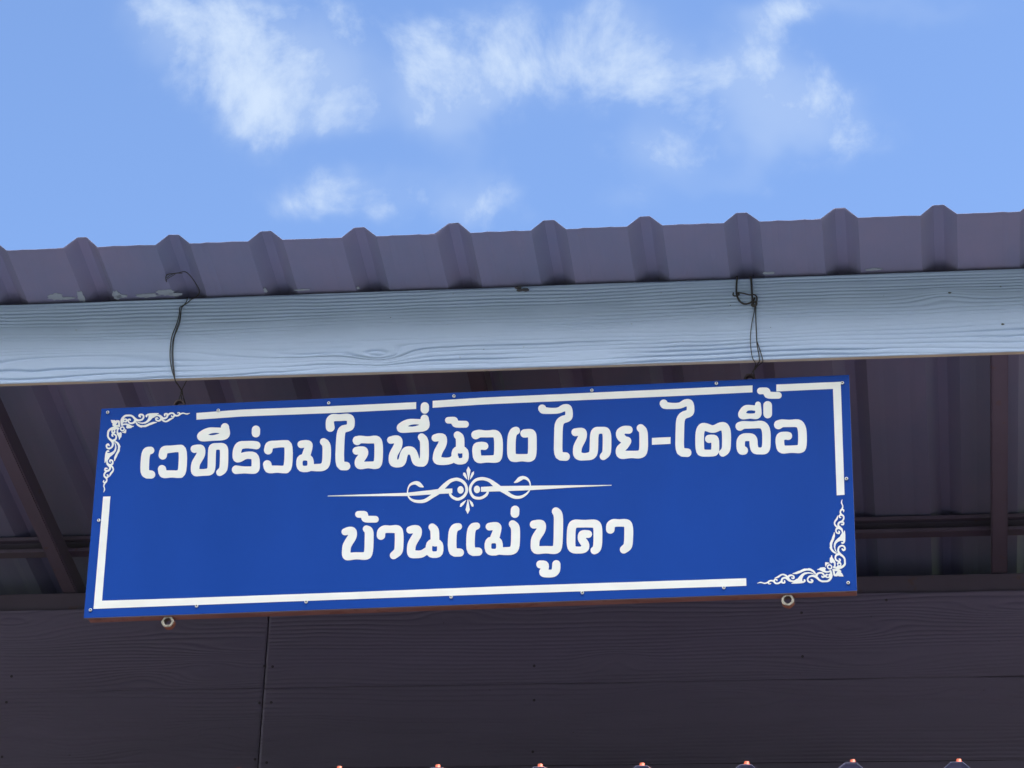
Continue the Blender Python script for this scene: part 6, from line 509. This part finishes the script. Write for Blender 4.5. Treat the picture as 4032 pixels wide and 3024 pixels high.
 'ornament_b': [[970.8,-50.3,968.4,-55.1,967.9,-56.5,967.5,-58.7,967.5,-60.1,967.9,-61.5,970.3,-68.0,970.4,-68.9,970.2,-70.7,969.3,-73.4,968.2,-75.6,967.2,-77.0,965.6,-78.2,964.4,-80.5,963.6,-83.2,963.3,-85.9,963.5,-88.6,964.2,-90.9,964.1,-91.4,962.5,-92.2,961.2,-93.5,960.3,-95.3,960.1,-96.6,960.7,-98.9,961.7,-100.7,963.0,-101.7,964.2,-101.9,966.4,-101.5,966.9,-101.0,967.1,-100.1,966.8,-99.5,966.4,-99.2,964.7,-98.8,964.3,-98.4,963.8,-96.8,964.0,-96.3,964.8,-95.6,965.7,-95.4,967.7,-95.7,969.4,-96.5,970.7,-97.5,971.3,-98.9,971.4,-101.2,971.0,-103.5,969.5,-106.3,967.7,-108.3,966.1,-109.5,963.5,-110.1,961.4,-111.1,959.7,-112.4,958.4,-113.8,957.2,-116.0,956.5,-118.7,956.2,-121.0,956.6,-124.1,956.4,-124.3,954.0,-121.3,952.4,-118.9,951.4,-116.7,951.2,-115.3,951.5,-114.0,952.4,-111.7,956.6,-106.5,957.6,-104.7,958.1,-103.4,958.7,-100.2,959.0,-97.1,959.0,-95.2,958.8,-94.3,958.6,-94.1,958.2,-94.4,953.9,-102.3,949.6,-108.5,948.3,-111.6,947.8,-113.8,947.9,-117.3,948.4,-119.3,949.2,-121.1,950.8,-123.9,954.1,-127.7,952.2,-129.8,951.4,-131.2,950.7,-133.4,950.5,-134.7,950.5,-137.0,950.8,-138.4,951.7,-140.7,952.5,-142.1,953.8,-143.5,955.0,-144.4,956.2,-144.9,958.3,-145.3,959.5,-145.4,960.8,-145.0,961.6,-144.5,962.4,-143.4,963.0,-141.6,962.9,-139.3,962.2,-137.9,960.2,-136.2,959.4,-136.1,958.7,-136.4,958.4,-136.9,958.4,-137.8,959.1,-140.1,958.8,-141.1,957.2,-141.0,956.3,-140.6,955.5,-139.7,954.8,-138.1,954.5,-136.7,954.5,-135.8,955.1,-133.6,956.6,-132.1,958.7,-131.4,959.7,-131.5,961.6,-132.4,963.2,-133.5,964.7,-134.9,966.2,-137.7,966.8,-139.5,967.2,-141.3,967.0,-143.1,966.6,-144.3,963.2,-149.7,962.7,-152.0,956.6,-156.7,950.1,-163.2,946.3,-170.7,945.7,-179.2,947.8,-188.2,951.8,-194.8,952.9,-197.2,953.2,-197.0,953.2,-196.6,952.1,-192.5,949.8,-185.7,949.5,-178.5,951.8,-170.9,956.8,-166.4,962.7,-163.9,968.9,-164.0,970.1,-165.3,969.2,-167.3,968.8,-167.5,965.1,-167.5,964.7,-167.8,964.5,-170.1,967.4,-172.7,971.2,-171.8,971.6,-171.4,974.3,-167.3,975.3,-161.5,975.7,-148.4,975.1,-137.1,974.4,-136.3,974.0,-136.1,972.2,-139.7,971.7,-143.1,970.7,-138.8,970.0,-133.8,969.3,-131.5,967.0,-128.2,961.5,-122.2,961.0,-120.7,961.2,-118.5,961.6,-117.1,962.9,-115.7,965.1,-114.8,966.7,-114.6,968.4,-114.7,970.0,-115.2,970.4,-115.7,970.6,-117.0,970.1,-117.9,967.5,-117.5,966.6,-117.6,965.8,-118.2,965.5,-119.1,965.6,-120.0,966.1,-120.8,969.0,-121.8,970.7,-122.0,971.5,-121.8,972.5,-121.2,973.7,-119.4,974.3,-117.2,974.3,-115.4,973.8,-113.4,972.7,-111.7,971.3,-110.7,973.5,-107.6,974.8,-104.5,975.3,-101.4,975.0,-97.7,974.4,-95.8,973.2,-93.9,971.8,-92.6,970.3,-91.6,968.2,-89.3,967.3,-87.4,966.8,-85.1,966.9,-84.2,967.5,-82.9,969.0,-81.1,970.3,-80.9,971.5,-81.0,972.7,-81.7,972.9,-82.2,971.9,-84.9,972.2,-85.5,972.7,-85.8,973.1,-85.8,973.8,-85.4,975.1,-83.2,975.4,-81.8,975.1,-80.0,974.4,-78.6,973.5,-77.7,971.7,-76.7,973.0,-72.6,973.2,-69.0,972.9,-67.2,971.3,-62.9,970.4,-59.3,970.4,-56.6,971.2,-50.7], [947.6,-139.8,946.0,-145.0,942.2,-153.8,940.8,-159.2,938.8,-162.7,935.8,-169.8,936.2,-178.4,936.2,-178.8,934.9,-181.0,936.7,-186.3,941.0,-192.9,946.3,-197.1,951.0,-198.7,951.2,-199.2,949.5,-200.7,948.6,-201.9,947.3,-205.3,946.8,-208.9,947.1,-212.9,948.2,-215.7,949.8,-217.7,953.1,-220.1,956.1,-221.3,954.7,-222.1,953.4,-223.0,952.7,-223.9,952.3,-225.2,952.4,-226.6,953.1,-229.3,954.5,-230.7,953.6,-231.0,953.0,-231.5,952.2,-233.5,947.7,-233.7,947.5,-233.5,948.6,-231.8,949.2,-223.8,946.9,-216.9,943.0,-210.9,941.0,-206.8,940.8,-202.4,940.3,-202.1,938.7,-202.7,937.6,-207.2,934.9,-209.3,934.7,-209.7,934.2,-220.0,937.3,-223.7,937.6,-223.9,940.1,-223.1,941.8,-221.6,942.2,-221.7,944.9,-224.9,944.8,-231.2,942.7,-233.3,942.1,-236.0,943.0,-237.3,952.4,-240.2,958.2,-240.4,962.0,-239.6,964.5,-238.6,967.0,-237.2,969.6,-235.1,971.8,-232.7,973.5,-230.1,974.1,-228.3,974.5,-225.2,974.4,-215.4,974.1,-213.6,973.3,-210.8,971.9,-208.1,969.6,-204.9,968.4,-203.5,963.3,-198.5,960.4,-194.6,959.2,-191.9,958.7,-190.1,958.7,-187.8,959.2,-184.7,960.0,-182.9,960.7,-182.1,962.2,-180.9,963.8,-180.0,965.1,-179.6,966.4,-179.6,967.6,-179.8,969.2,-180.5,970.3,-181.5,971.0,-182.9,971.4,-185.2,971.2,-186.5,969.9,-186.9,967.8,-185.0,966.6,-184.6,965.8,-184.8,965.3,-185.2,965.0,-185.8,964.9,-186.7,966.1,-189.5,967.5,-191.3,968.9,-192.1,970.1,-192.3,971.4,-192.0,972.6,-191.5,974.5,-189.8,975.2,-188.6,975.5,-187.6,975.6,-184.5,975.2,-182.2,974.5,-180.4,973.3,-178.5,971.8,-177.0,970.4,-176.2,968.1,-175.3,966.1,-175.1,964.0,-175.3,961.1,-176.5,958.5,-178.2,956.7,-180.1,955.4,-182.7,954.5,-185.8,954.0,-189.9,954.3,-193.9,955.1,-196.7,955.0,-197.1,953.8,-197.7,953.4,-197.3,953.3,-197.9,952.5,-198.4,950.9,-195.6,945.4,-190.4,941.9,-184.0,941.2,-175.9,942.9,-168.3,947.1,-159.4,950.0,-150.1,949.0,-140.6], [957.7,-202.6,958.6,-202.2,960.6,-204.1,965.9,-207.9,967.5,-209.7,968.7,-211.5,969.5,-213.4,969.9,-214.7,970.2,-218.3,970.1,-223.7,969.6,-226.8,968.5,-228.5,966.4,-230.5,964.3,-232.0,962.2,-232.8,963.1,-231.0,963.4,-229.7,963.5,-226.6,963.0,-224.7,962.4,-223.4,961.7,-222.4,960.2,-221.1,961.4,-220.1,962.3,-218.0,962.6,-215.8,962.3,-214.0,961.6,-213.1,960.8,-212.5,958.7,-211.6,957.9,-211.7,957.1,-212.4,956.8,-213.8,957.2,-214.7,958.6,-215.8,958.6,-217.0,958.4,-217.4,958.1,-217.5,956.9,-217.2,954.8,-216.3,952.4,-214.5,951.4,-213.1,950.7,-210.8,950.7,-209.0,950.9,-207.7,951.4,-206.4,952.3,-205.1,953.6,-204.0], [925.7,-220.6,923.2,-220.7,922.8,-220.9,922.4,-227.6,924.1,-233.5,926.3,-227.8,929.7,-224.8,935.2,-223.6,926.5,-220.6], [957.2,-225.9,958.7,-225.8,959.9,-226.6,960.4,-227.8,960.1,-229.6,959.8,-230.1,959.0,-230.4,955.2,-230.5,954.9,-230.2,955.6,-229.8,956.0,-228.9,955.8,-226.3], [931.7,-226.5,930.5,-226.9,929.2,-227.7,927.7,-229.6,927.1,-230.9,926.9,-232.3,926.9,-233.6,927.3,-235.4,927.9,-236.8,928.9,-238.1,930.1,-239.3,931.3,-240.0,932.6,-240.5,934.2,-240.7,936.7,-240.2,938.6,-239.0,939.3,-238.1,940.0,-236.8,940.4,-235.5,940.5,-234.1,940.0,-231.4,938.6,-229.1,936.7,-227.5,934.2,-226.5], [931.6,-230.2,932.9,-229.9,934.1,-230.1,935.3,-230.7,936.4,-231.7,937.1,-233.1,937.3,-234.5,936.9,-235.8,936.1,-236.6,934.7,-237.2,933.5,-237.1,932.3,-236.6,931.0,-235.6,930.3,-234.2,930.1,-232.4,930.6,-231.1], [918.7,-234.2,909.5,-234.7,907.4,-237.4,902.8,-238.6,902.6,-238.9,902.3,-240.5,906.9,-240.9,911.0,-242.8,917.1,-246.8,924.0,-249.1,931.9,-248.5,934.0,-247.2,933.9,-251.7,933.5,-252.2,932.2,-252.4,931.2,-253.4,931.0,-254.3,930.6,-259.2,930.2,-259.6,929.1,-260.1,927.4,-260.1,926.6,-259.7,925.8,-258.6,925.7,-257.7,926.0,-256.3,926.3,-255.8,928.8,-256.0,929.8,-255.6,930.1,-255.2,930.3,-254.3,929.7,-253.1,926.4,-252.1,925.2,-252.1,924.3,-252.4,923.3,-253.1,922.6,-254.0,921.3,-256.5,920.3,-253.4,918.2,-250.2,915.8,-248.0,913.3,-247.0,911.7,-246.7,909.2,-246.5,906.7,-246.7,904.6,-247.3,903.4,-247.7,901.2,-249.0,900.2,-250.0,899.1,-251.5,897.2,-246.2,893.2,-241.1,886.2,-236.5,881.3,-234.8,878.8,-236.1,869.7,-235.8,862.5,-238.8,859.6,-240.6,854.1,-242.0,844.9,-245.9,840.3,-247.3,839.9,-247.6,840.7,-248.8,850.2,-249.9,859.4,-247.0,868.6,-242.7,876.2,-241.1,884.0,-241.8,890.9,-245.6,895.5,-250.7,898.5,-252.6,897.4,-254.8,896.9,-255.0,892.8,-253.8,890.3,-253.7,887.4,-253.9,884.5,-254.6,882.0,-255.5,880.5,-256.3,879.1,-257.6,877.4,-259.8,876.2,-262.0,875.6,-263.7,875.3,-266.0,875.8,-268.6,876.5,-270.5,877.7,-272.3,879.2,-273.7,880.7,-274.6,882.3,-275.2,884.8,-275.6,886.8,-275.6,888.5,-275.3,889.3,-274.8,890.6,-273.7,891.3,-272.8,892.1,-270.6,892.1,-268.8,891.2,-267.2,889.6,-265.9,886.7,-264.6,885.9,-264.8,885.2,-265.4,884.8,-266.3,885.0,-267.4,887.3,-270.0,886.8,-270.9,885.7,-271.1,883.2,-270.8,881.6,-270.1,880.4,-268.8,879.6,-266.6,879.5,-265.2,880.0,-263.9,880.9,-262.2,882.3,-260.5,883.5,-259.7,884.8,-259.3,886.9,-258.8,889.0,-258.7,891.8,-259.2,895.9,-261.2,899.2,-263.7,904.8,-269.4,908.5,-272.0,910.9,-273.3,912.6,-273.9,915.4,-274.4,924.9,-274.6,927.0,-274.5,929.9,-273.6,932.8,-271.8,936.1,-268.3,938.4,-264.8,939.4,-262.2,940.3,-258.2,940.3,-255.1,939.5,-250.2,937.5,-243.1,937.1,-242.6,936.3,-242.0,933.8,-242.4,931.2,-244.7,925.0,-244.8,924.6,-244.5,921.6,-241.9,923.3,-239.7,924.0,-237.5,923.8,-237.1,920.3,-234.1], [940.1,-239.4,942.5,-256.1,942.7,-256.5,944.8,-259.1,945.2,-259.3,951.8,-259.9,953.6,-257.9,954.0,-257.9,956.0,-260.1,967.1,-261.0,967.5,-260.6,964.8,-253.4,960.7,-248.8,962.4,-247.1,962.2,-245.8,957.4,-240.8], [945.9,-245.5,953.1,-245.8,947.5,-254.5,947.1,-254.0], [876.0,-245.9,870.6,-246.2,863.5,-249.9,856.9,-256.3,852.2,-262.4,852.0,-262.6,850.3,-262.7,848.2,-263.9,845.6,-265.8,843.5,-266.7,841.9,-266.9,840.2,-266.8,837.3,-265.9,835.7,-265.1,834.5,-264.2,833.3,-262.8,831.9,-260.7,831.2,-258.9,831.7,-257.1,833.2,-255.4,835.5,-254.6,837.6,-254.6,839.3,-255.2,840.7,-256.1,841.2,-257.0,841.4,-258.4,841.3,-258.7,840.0,-258.9,837.9,-258.2,837.1,-258.2,836.3,-259.1,836.4,-260.0,836.6,-260.4,838.3,-262.3,839.9,-263.1,841.6,-263.1,843.7,-262.3,844.5,-261.5,845.1,-260.3,845.3,-259.0,845.2,-257.2,844.8,-255.8,843.9,-254.0,841.8,-252.1,838.5,-250.6,836.9,-250.3,834.8,-250.2,832.7,-250.7,831.1,-251.3,830.2,-251.9,828.1,-253.9,827.7,-254.1,827.2,-253.4,824.8,-251.3,822.0,-249.3,818.2,-247.8,814.9,-247.5,812.0,-248.0,809.5,-248.9,802.3,-253.7,794.2,-258.3,794.7,-258.8,796.4,-259.1,800.5,-258.7,803.5,-258.1,804.7,-257.7,806.4,-256.7,811.5,-252.6,813.6,-251.6,815.3,-251.2,816.9,-251.4,819.0,-252.4,821.6,-254.0,824.3,-256.4,823.9,-255.9,823.5,-256.1,822.2,-255.9,819.7,-256.0,816.8,-256.8,814.3,-258.0,812.6,-259.5,811.4,-261.2,810.4,-263.3,809.9,-265.6,808.7,-267.3,806.5,-269.2,803.6,-270.7,801.1,-271.2,798.9,-271.0,797.7,-270.5,796.4,-269.1,795.7,-267.8,795.3,-266.0,795.4,-265.1,796.1,-264.2,796.7,-263.8,797.1,-263.8,798.8,-264.4,799.1,-264.8,799.5,-266.6,800.4,-267.1,801.2,-266.8,801.5,-266.2,801.8,-264.0,801.6,-262.6,800.5,-261.3,798.8,-260.4,796.8,-259.9,795.5,-260.0,793.8,-260.9,792.6,-262.2,791.7,-263.8,791.3,-264.2,789.6,-263.5,787.1,-263.1,785.1,-263.1,782.1,-263.6,780.0,-264.4,778.8,-265.2,777.2,-267.1,775.4,-268.2,770.8,-270.0,768.3,-270.1,761.7,-267.7,759.2,-267.3,757.9,-267.4,755.4,-268.2,750.7,-270.5,750.4,-270.9,750.8,-271.2,756.6,-270.4,759.5,-270.4,762.8,-271.2,767.8,-273.0,769.9,-273.3,773.6,-272.8,777.0,-271.6,777.5,-272.9,778.7,-274.3,780.2,-275.1,781.9,-275.4,783.1,-275.1,785.2,-273.9,785.7,-273.5,785.9,-272.8,785.7,-272.2,784.9,-271.7,782.4,-272.7,781.5,-272.4,780.9,-271.2,780.8,-269.9,781.1,-269.0,782.0,-268.1,783.3,-267.3,785.4,-266.9,787.5,-267.3,789.5,-268.2,791.9,-270.3,792.8,-271.7,794.0,-273.1,796.0,-274.4,797.7,-275.0,801.4,-275.4,804.8,-274.8,808.1,-273.2,810.6,-271.1,811.1,-271.4,812.1,-272.9,813.1,-273.6,814.7,-274.2,817.2,-274.3,818.9,-274.0,820.1,-273.4,821.0,-272.7,821.6,-271.9,822.0,-270.1,821.1,-266.5,820.7,-265.9,819.9,-265.3,819.1,-265.2,818.5,-265.5,818.1,-266.0,817.7,-266.8,818.2,-270.0,817.3,-270.3,816.1,-270.3,815.1,-269.9,814.7,-269.0,814.5,-267.2,814.6,-265.4,815.4,-263.3,816.7,-261.9,817.9,-261.3,820.4,-261.1,821.7,-261.2,822.6,-261.7,828.6,-267.2,831.5,-269.2,833.9,-270.0,839.3,-270.7,842.3,-271.4,842.0,-271.8,839.7,-272.1,836.3,-273.8,836.4,-274.3,837.5,-275.0,849.1,-275.6,861.2,-275.2,867.4,-274.2,871.9,-271.2,872.7,-267.2,870.2,-264.4,867.7,-264.7,867.6,-268.8,867.2,-269.2,865.4,-270.0,864.3,-269.1,864.1,-268.6,864.0,-262.8,866.5,-256.7,870.9,-251.8,878.4,-249.4,885.9,-249.7,892.5,-252.0,897.0,-253.1,897.6,-253.0,895.0,-251.7,888.4,-247.7,879.4,-245.6], [908.6,-250.8,911.1,-250.8,913.6,-251.5,915.4,-253.3,916.9,-255.5,917.6,-257.3,917.6,-258.2,915.9,-258.4,914.7,-257.0,913.9,-256.6,912.9,-256.7,912.0,-257.6,911.9,-258.5,912.1,-259.4,913.0,-261.2,914.1,-262.3,914.9,-262.6,916.2,-262.7,918.7,-262.1,920.4,-261.1,921.2,-259.6,922.0,-261.1,922.8,-261.9,924.0,-262.7,925.7,-263.3,927.7,-263.6,929.8,-263.4,931.9,-262.8,933.2,-261.9,932.9,-262.8,931.8,-264.7,930.1,-266.9,928.4,-268.5,926.7,-269.4,923.8,-269.8,917.2,-269.9,914.3,-269.5,911.9,-268.6,909.8,-267.3,907.4,-265.2,903.8,-260.1,902.4,-258.5,902.3,-258.1,903.7,-254.1,904.5,-252.8,906.2,-251.6]],
 'bar1': [[-735.9,274.1,-612.4,278.1,-372.1,276.3,-140.2,276.8,-139.6,257.3,-371.2,256.2,-611.2,257.9,-734.6,254.4]],
 'bar2': [[-95.9,278.5,37.3,281.4,574.4,281.3,748.8,281.4,748.4,261.7,574.2,260.9,37.7,261.5,-95.3,258.4]],
 'bar3': [[810.8,280.9,977.4,280.4,977.2,-38.0,957.4,-38.4,957.0,261.3,810.4,261.1]],
 'bar4': [[-974.3,41.7,-954.6,41.6,-954.3,-253.6,-778.8,-254.8,-319.3,-255.0,124.8,-253.9,722.8,-256.3,723.1,-276.6,125.1,-274.8,-318.5,-274.3,-777.4,-275.0,-975.2,-275.4]],
}

for key, loops in GLYPHS.items():
    nm = {'o': 'corner_ornament', 'f': 'center_flourish', 'b': 'border_strip'}.get(key[0], 'letter')
    o = link(nm, cut_vinyl(loops, 0.0007 if nm == 'border_strip' else 0.0009), 'vinyl', SIGN)

scm = lathe([(0.0046, 0.0), (0.0046, 0.0012), (0.0042, 0.0022), (0.0033, 0.0029), (0.0021, 0.0031), (0.0015, 0.0018), (0.0006, 0.0010)], 16, mi_fn=lambda i: 1 if i >= 4 else 0)
scm.materials.append(M['zinc']); scm.materials.append(M['recess'])
for i, (x, z) in enumerate([(-0.9806, 0.2872), (-0.6762, 0.2784), (-0.3759, 0.2854), (-0.0389, 0.2889), (0.3279, 0.2877), (0.6549, 0.2913), (0.9817, 0.2764), (-0.9804, -0.0265), (0.9835, 0.0058), (-0.9828, -0.2789), (-0.6995, -0.2782), (-0.4104, -0.2778), (-0.0317, -0.2789), (0.306, -0.2799), (0.666, -0.2799), (0.9788, -0.2789)]):
    o = link('screw', scm, 'zinc', SIGN); o.location = (x, -0.0011, z)
    o.rotation_euler = (random.Random(i).uniform(-0.12, 0.12), random.Random(i + 50).uniform(0, 3), random.Random(i + 90).uniform(-0.12, 0.12))

def ring_mesh(ro, ri, depth, seg=24):
    V, F, mi = [], [], []
    pr = [(ri, 0.0), (ri + 0.001, -0.0008), (ro - 0.0016, -0.0008), (ro, 0.0008), (ro, depth), (ri, depth)]; n = len(pr)
    for k in range(seg):
        a = 2 * math.pi * k / seg
        flat = 1.0 if k % 4 else 1.05
        for (r, y) in pr:
            rr = r * flat if r > ri + 0.002 else r
            V.append((rr * math.cos(a), y, rr * math.sin(a)))
    for k in range(seg):
        for i in range(n):
            a, b = k * n + i, k * n + (i + 1) % n; k2 = ((k + 1) % seg) * n
            F.append((a, b, k2 + (i + 1) % n, k2 + i)); mi.append(1 if i in (3,) else 0)
    return mesh_from(V, F, mi, False)
rngm = ring_mesh(0.0160, 0.0098, 0.020); rngm.materials.append(M['nut']); rngm.materials.append(M['rust'])
def weld_mesh(seed, w=0.026):
    rs = random.Random(seed); bm = bmesh.new(); bmesh.ops.create_icosphere(bm, subdivisions=2, radius=1)
    for v in bm.verts:
        k = 1 + rs.uniform(-0.25, 0.25); v.co = Vector((v.co.x * w * 0.5 * k, v.co.y * 0.009 * k, v.co.z * 0.0042 * k))
    me = bpy.data.meshes.new('mesh'); bm.to_mesh(me); bm.free(); return me
rngt = ring_mesh(0.0150, 0.0105, 0.018); rngt.materials.append(M['dark_rust']); rngt.materials.append(M['dark_rust'])
for i, (x, z) in enumerate(((-0.776, -0.3150), (0.826, -0.3155), (-0.789, 0.3075), (0.741, 0.3065))):
    o = link('hanging_nut', rngm if z < 0 else rngt, 'nut', SIGN); o.location = (x, PT + (0.002 if z < 0 else 0.006), z); o.rotation_euler = (0, 0.35 * i, 0)
    wobj = link('weld_bead', weld_mesh(i), 'weld', o); wobj.rotation_euler = (0, -0.35 * i, 0)
    zz = 0.0175 if z < 0 else -0.0165
    wobj.matrix_parent_inverse = Matrix.Identity(4)
    wobj.location = Matrix.Rotation(-0.35 * i, 3, 'Y') @ Vector((0.002, 0.009, zz))

# ------------------------------------------------------------------ wires and small things on the fascia
def wire_thing(label, strands):
    t = thing('hanging_wire', label, 'wire', (0, 0, Z0), 'wires holding the sign')
    for pts, r in strands:
        link('strand', tube_mesh(pts, r), 'wire', t)
    return t
WIRES = [[([(-0.8247, -0.1061, 0.6051), (-0.8224, -0.125, 0.6092), (-0.8132, -0.1372, 0.6117), (-0.7857, -0.1409, 0.6125), (-0.7652, -0.145, 0.6134), (-0.7549, -0.1287, 0.6099), (-0.7469, -0.0965, 0.6031), (-0.7434, -0.065, 0.5959), (-0.7527, -0.05, 0.5877), (-0.7707, -0.0435, 0.581), (-0.7818, -0.0435, 0.5698), (-0.7945, -0.0435, 0.5619), (-0.7998, -0.0435, 0.5575), (-0.7998, -0.0435, 0.5398), (-0.8023, -0.0435, 0.5192), (-0.8075, -0.0435, 0.498), (-0.8145, -0.0435, 0.4715), (-0.8161, -0.0435, 0.4412), (-0.8139, -0.0435, 0.407), (-0.8061, -0.0435, 0.3728), (-0.7961, -0.0435, 0.3446), (-0.7933, -0.035, 0.3365), (-0.7905, -0.018, 0.3353), (-0.7871, 0.004, 0.3289), (-0.7849, 0.016, 0.3171), (-0.7783, 0.018, 0.299)], 0.0014), ([(-0.8201, -0.1228, 0.6087), (-0.807, -0.1337, 0.611), (-0.7917, -0.1392, 0.6122), (-0.7735, -0.1392, 0.6122)], 0.0009), ([(-0.826, -0.1125, 0.6065), (-0.812, -0.1244, 0.609), (-0.7938, -0.1361, 0.6115)], 0.0009), ([(-0.781, -0.0445, 0.5886), (-0.7821, -0.0445, 0.577), (-0.7901, -0.0445, 0.562), (-0.7952, -0.0445, 0.5552), (-0.7949, -0.0445, 0.5353), (-0.7959, -0.0445, 0.5139), (-0.8017, -0.0445, 0.4896), (-0.8075, -0.0445, 0.467), (-0.8078, -0.0445, 0.429), (-0.8032, -0.0445, 0.391), (-0.7979, -0.0445, 0.3607), (-0.7942, -0.0445, 0.3418), (-0.7903, -0.03, 0.3357), (-0.7866, -0.01, 0.3314), (-0.7855, 0.004, 0.3266), (-0.7943, 0.014, 0.3188), (-0.7972, 0.018, 0.2997)], 0.0012), ([(-0.7678, -0.028, 0.3449), (-0.7788, -0.01, 0.3387), (-0.7869, 0.002, 0.3325), (-0.7911, 0.01, 0.3258), (-0.7884, 0.016, 0.3097)], 0.0013), ([(-0.7945, -0.0435, 0.5619), (-0.7954, -0.0475, 0.5415), (-0.7969, -0.0475, 0.517), (-0.803, -0.0475, 0.4897), (-0.8102, -0.0465, 0.4547), (-0.8096, -0.0455, 0.4195), (-0.8044, -0.0455, 0.3831), (-0.795, -0.0435, 0.34)], 0.0011)], [([(0.7077, -0.0455, 0.5915), (0.7057, -0.0455, 0.5638), (0.7064, -0.0455, 0.5375), (0.7137, -0.0455, 0.5186), (0.7257, -0.0455, 0.5092), (0.739, -0.0455, 0.5109), (0.7497, -0.0455, 0.5179), (0.7537, -0.0455, 0.5267)], 0.0026), ([(0.7431, -0.0445, 0.5906), (0.7451, -0.0445, 0.5665), (0.7463, -0.0445, 0.5402), (0.7476, -0.0445, 0.514), (0.7509, -0.0445, 0.5035)], 0.0028), ([(0.6979, -0.0485, 0.5423), (0.6973, -0.0485, 0.5349), (0.7033, -0.0485, 0.5317), (0.7126, -0.0485, 0.5358), (0.7093, -0.0485, 0.5412), (0.7226, -0.0485, 0.5391), (0.7393, -0.0485, 0.534), (0.7513, -0.0485, 0.5343), (0.7586, -0.0485, 0.528), (0.7592, -0.0485, 0.5153), (0.7552, -0.0485, 0.5058), (0.7498, -0.0485, 0.5015)], 0.002), ([(0.7471, -0.0475, 0.5096), (0.7525, -0.0475, 0.5138), (0.7578, -0.0475, 0.5106), (0.7564, -0.0475, 0.5032), (0.7498, -0.0475, 0.5005), (0.7458, -0.0475, 0.5051), (0.7498, -0.0475, 0.5109)], 0.0028), ([(0.7535, -0.0435, 0.5039), (0.7515, -0.0435, 0.4831), (0.7461, -0.0435, 0.4551), (0.742, -0.0435, 0.4183), (0.7426, -0.0435, 0.3887), (0.7452, -0.0435, 0.3629), (0.7491, -0.0435, 0.3474), (0.7522, -0.03, 0.3479), (0.753, -0.012, 0.3477), (0.7486, 0.004, 0.3437), (0.7426, 0.014, 0.3383), (0.7397, 0.018, 0.3286)], 0.0012), ([(0.7562, -0.0445, 0.5033), (0.7561, -0.0445, 0.4691), (0.7574, -0.0445, 0.432), (0.7586, -0.0445, 0.3987), (0.7612, -0.0445, 0.3766), (0.7644, -0.0445, 0.3581), (0.765, -0.0445, 0.3427), (0.7608, -0.02, 0.348), (0.753, -0.002, 0.3465), (0.7469, 0.01, 0.3407), (0.7476, 0.018, 0.3283)], 0.0015), ([(0.7593, -0.0445, 0.3987), (0.7638, -0.0445, 0.3838), (0.769, -0.0445, 0.3653), (0.7742, -0.0445, 0.3431), (0.7703, -0.024, 0.3472), (0.7584, -0.004, 0.3483), (0.7497, 0.008, 0.3426)], 0.0013)]]
wire_thing('thin black wire looped over the fascia at the left end of the sign', WIRES[0])
wire_thing('black wire with thick knotted loop over the fascia at the sign\'s right end', WIRES[1])

def clump(name, label, cat, x, z, w, h, seed, y=FY - 0.004):
    rs = random.Random(seed); t = thing(name, label, cat, (x, y, z + Z0))
    for i in range(5):
        bm = bmesh.new(); bmesh.ops.create_icosphere(bm, subdivisions=2, radius=1)
        a = rs.uniform(-1, 1); b = rs.uniform(-1, 1); s_ = rs.uniform(0.25, 0.55)
        for v in bm.verts:
            k = 1 + rs.uniform(-0.3, 0.3); v.co = Vector((a * w * 0.4 + v.co.x * w * 0.5 * s_ * k, v.co.y * 0.004 * k, b * h * 0.3 + v.co.z * h * 0.6 * s_ * k))
        me = bpy.data.meshes.new('mesh'); bm.to_mesh(me); bm.free()
        link('lump', me, 'dirt', t)
    return t
clump('dirt_clump', 'small dark clump of dirt stuck at the top edge of the fascia', 'dirt clump', 0.1344, 0.5781, 0.034, 0.016, 4)
for i, (x, z, w) in enumerate([(0.6893, 0.5096, 0.0045), (0.0376, 0.4047, 0.0045), (0.7942, 0.441, 0.0035), (1.2601, 0.5246, 0.013), (1.391, 0.5372, 0.007), (1.3921, 0.4275, 0.013), (-0.2182, 0.5081, 0.005), (1.0896, 0.5231, 0.003)]):
    rs = random.Random(i); bm = bmesh.new(); bmesh.ops.create_icosphere(bm, subdivisions=2, radius=1)
    for v in bm.verts:
        k = 1 + rs.uniform(-0.4, 0.4); v.co = Vector((v.co.x * w * 0.30 * k, v.co.y * 0.0009, v.co.z * w * 0.20 * k))
    me = bpy.data.meshes.new('mesh'); bm.to_mesh(me); bm.free()
    o = link('dirt_spot', me, 'dirt', fascia); o.location = (x, FY + 0.0003, z)
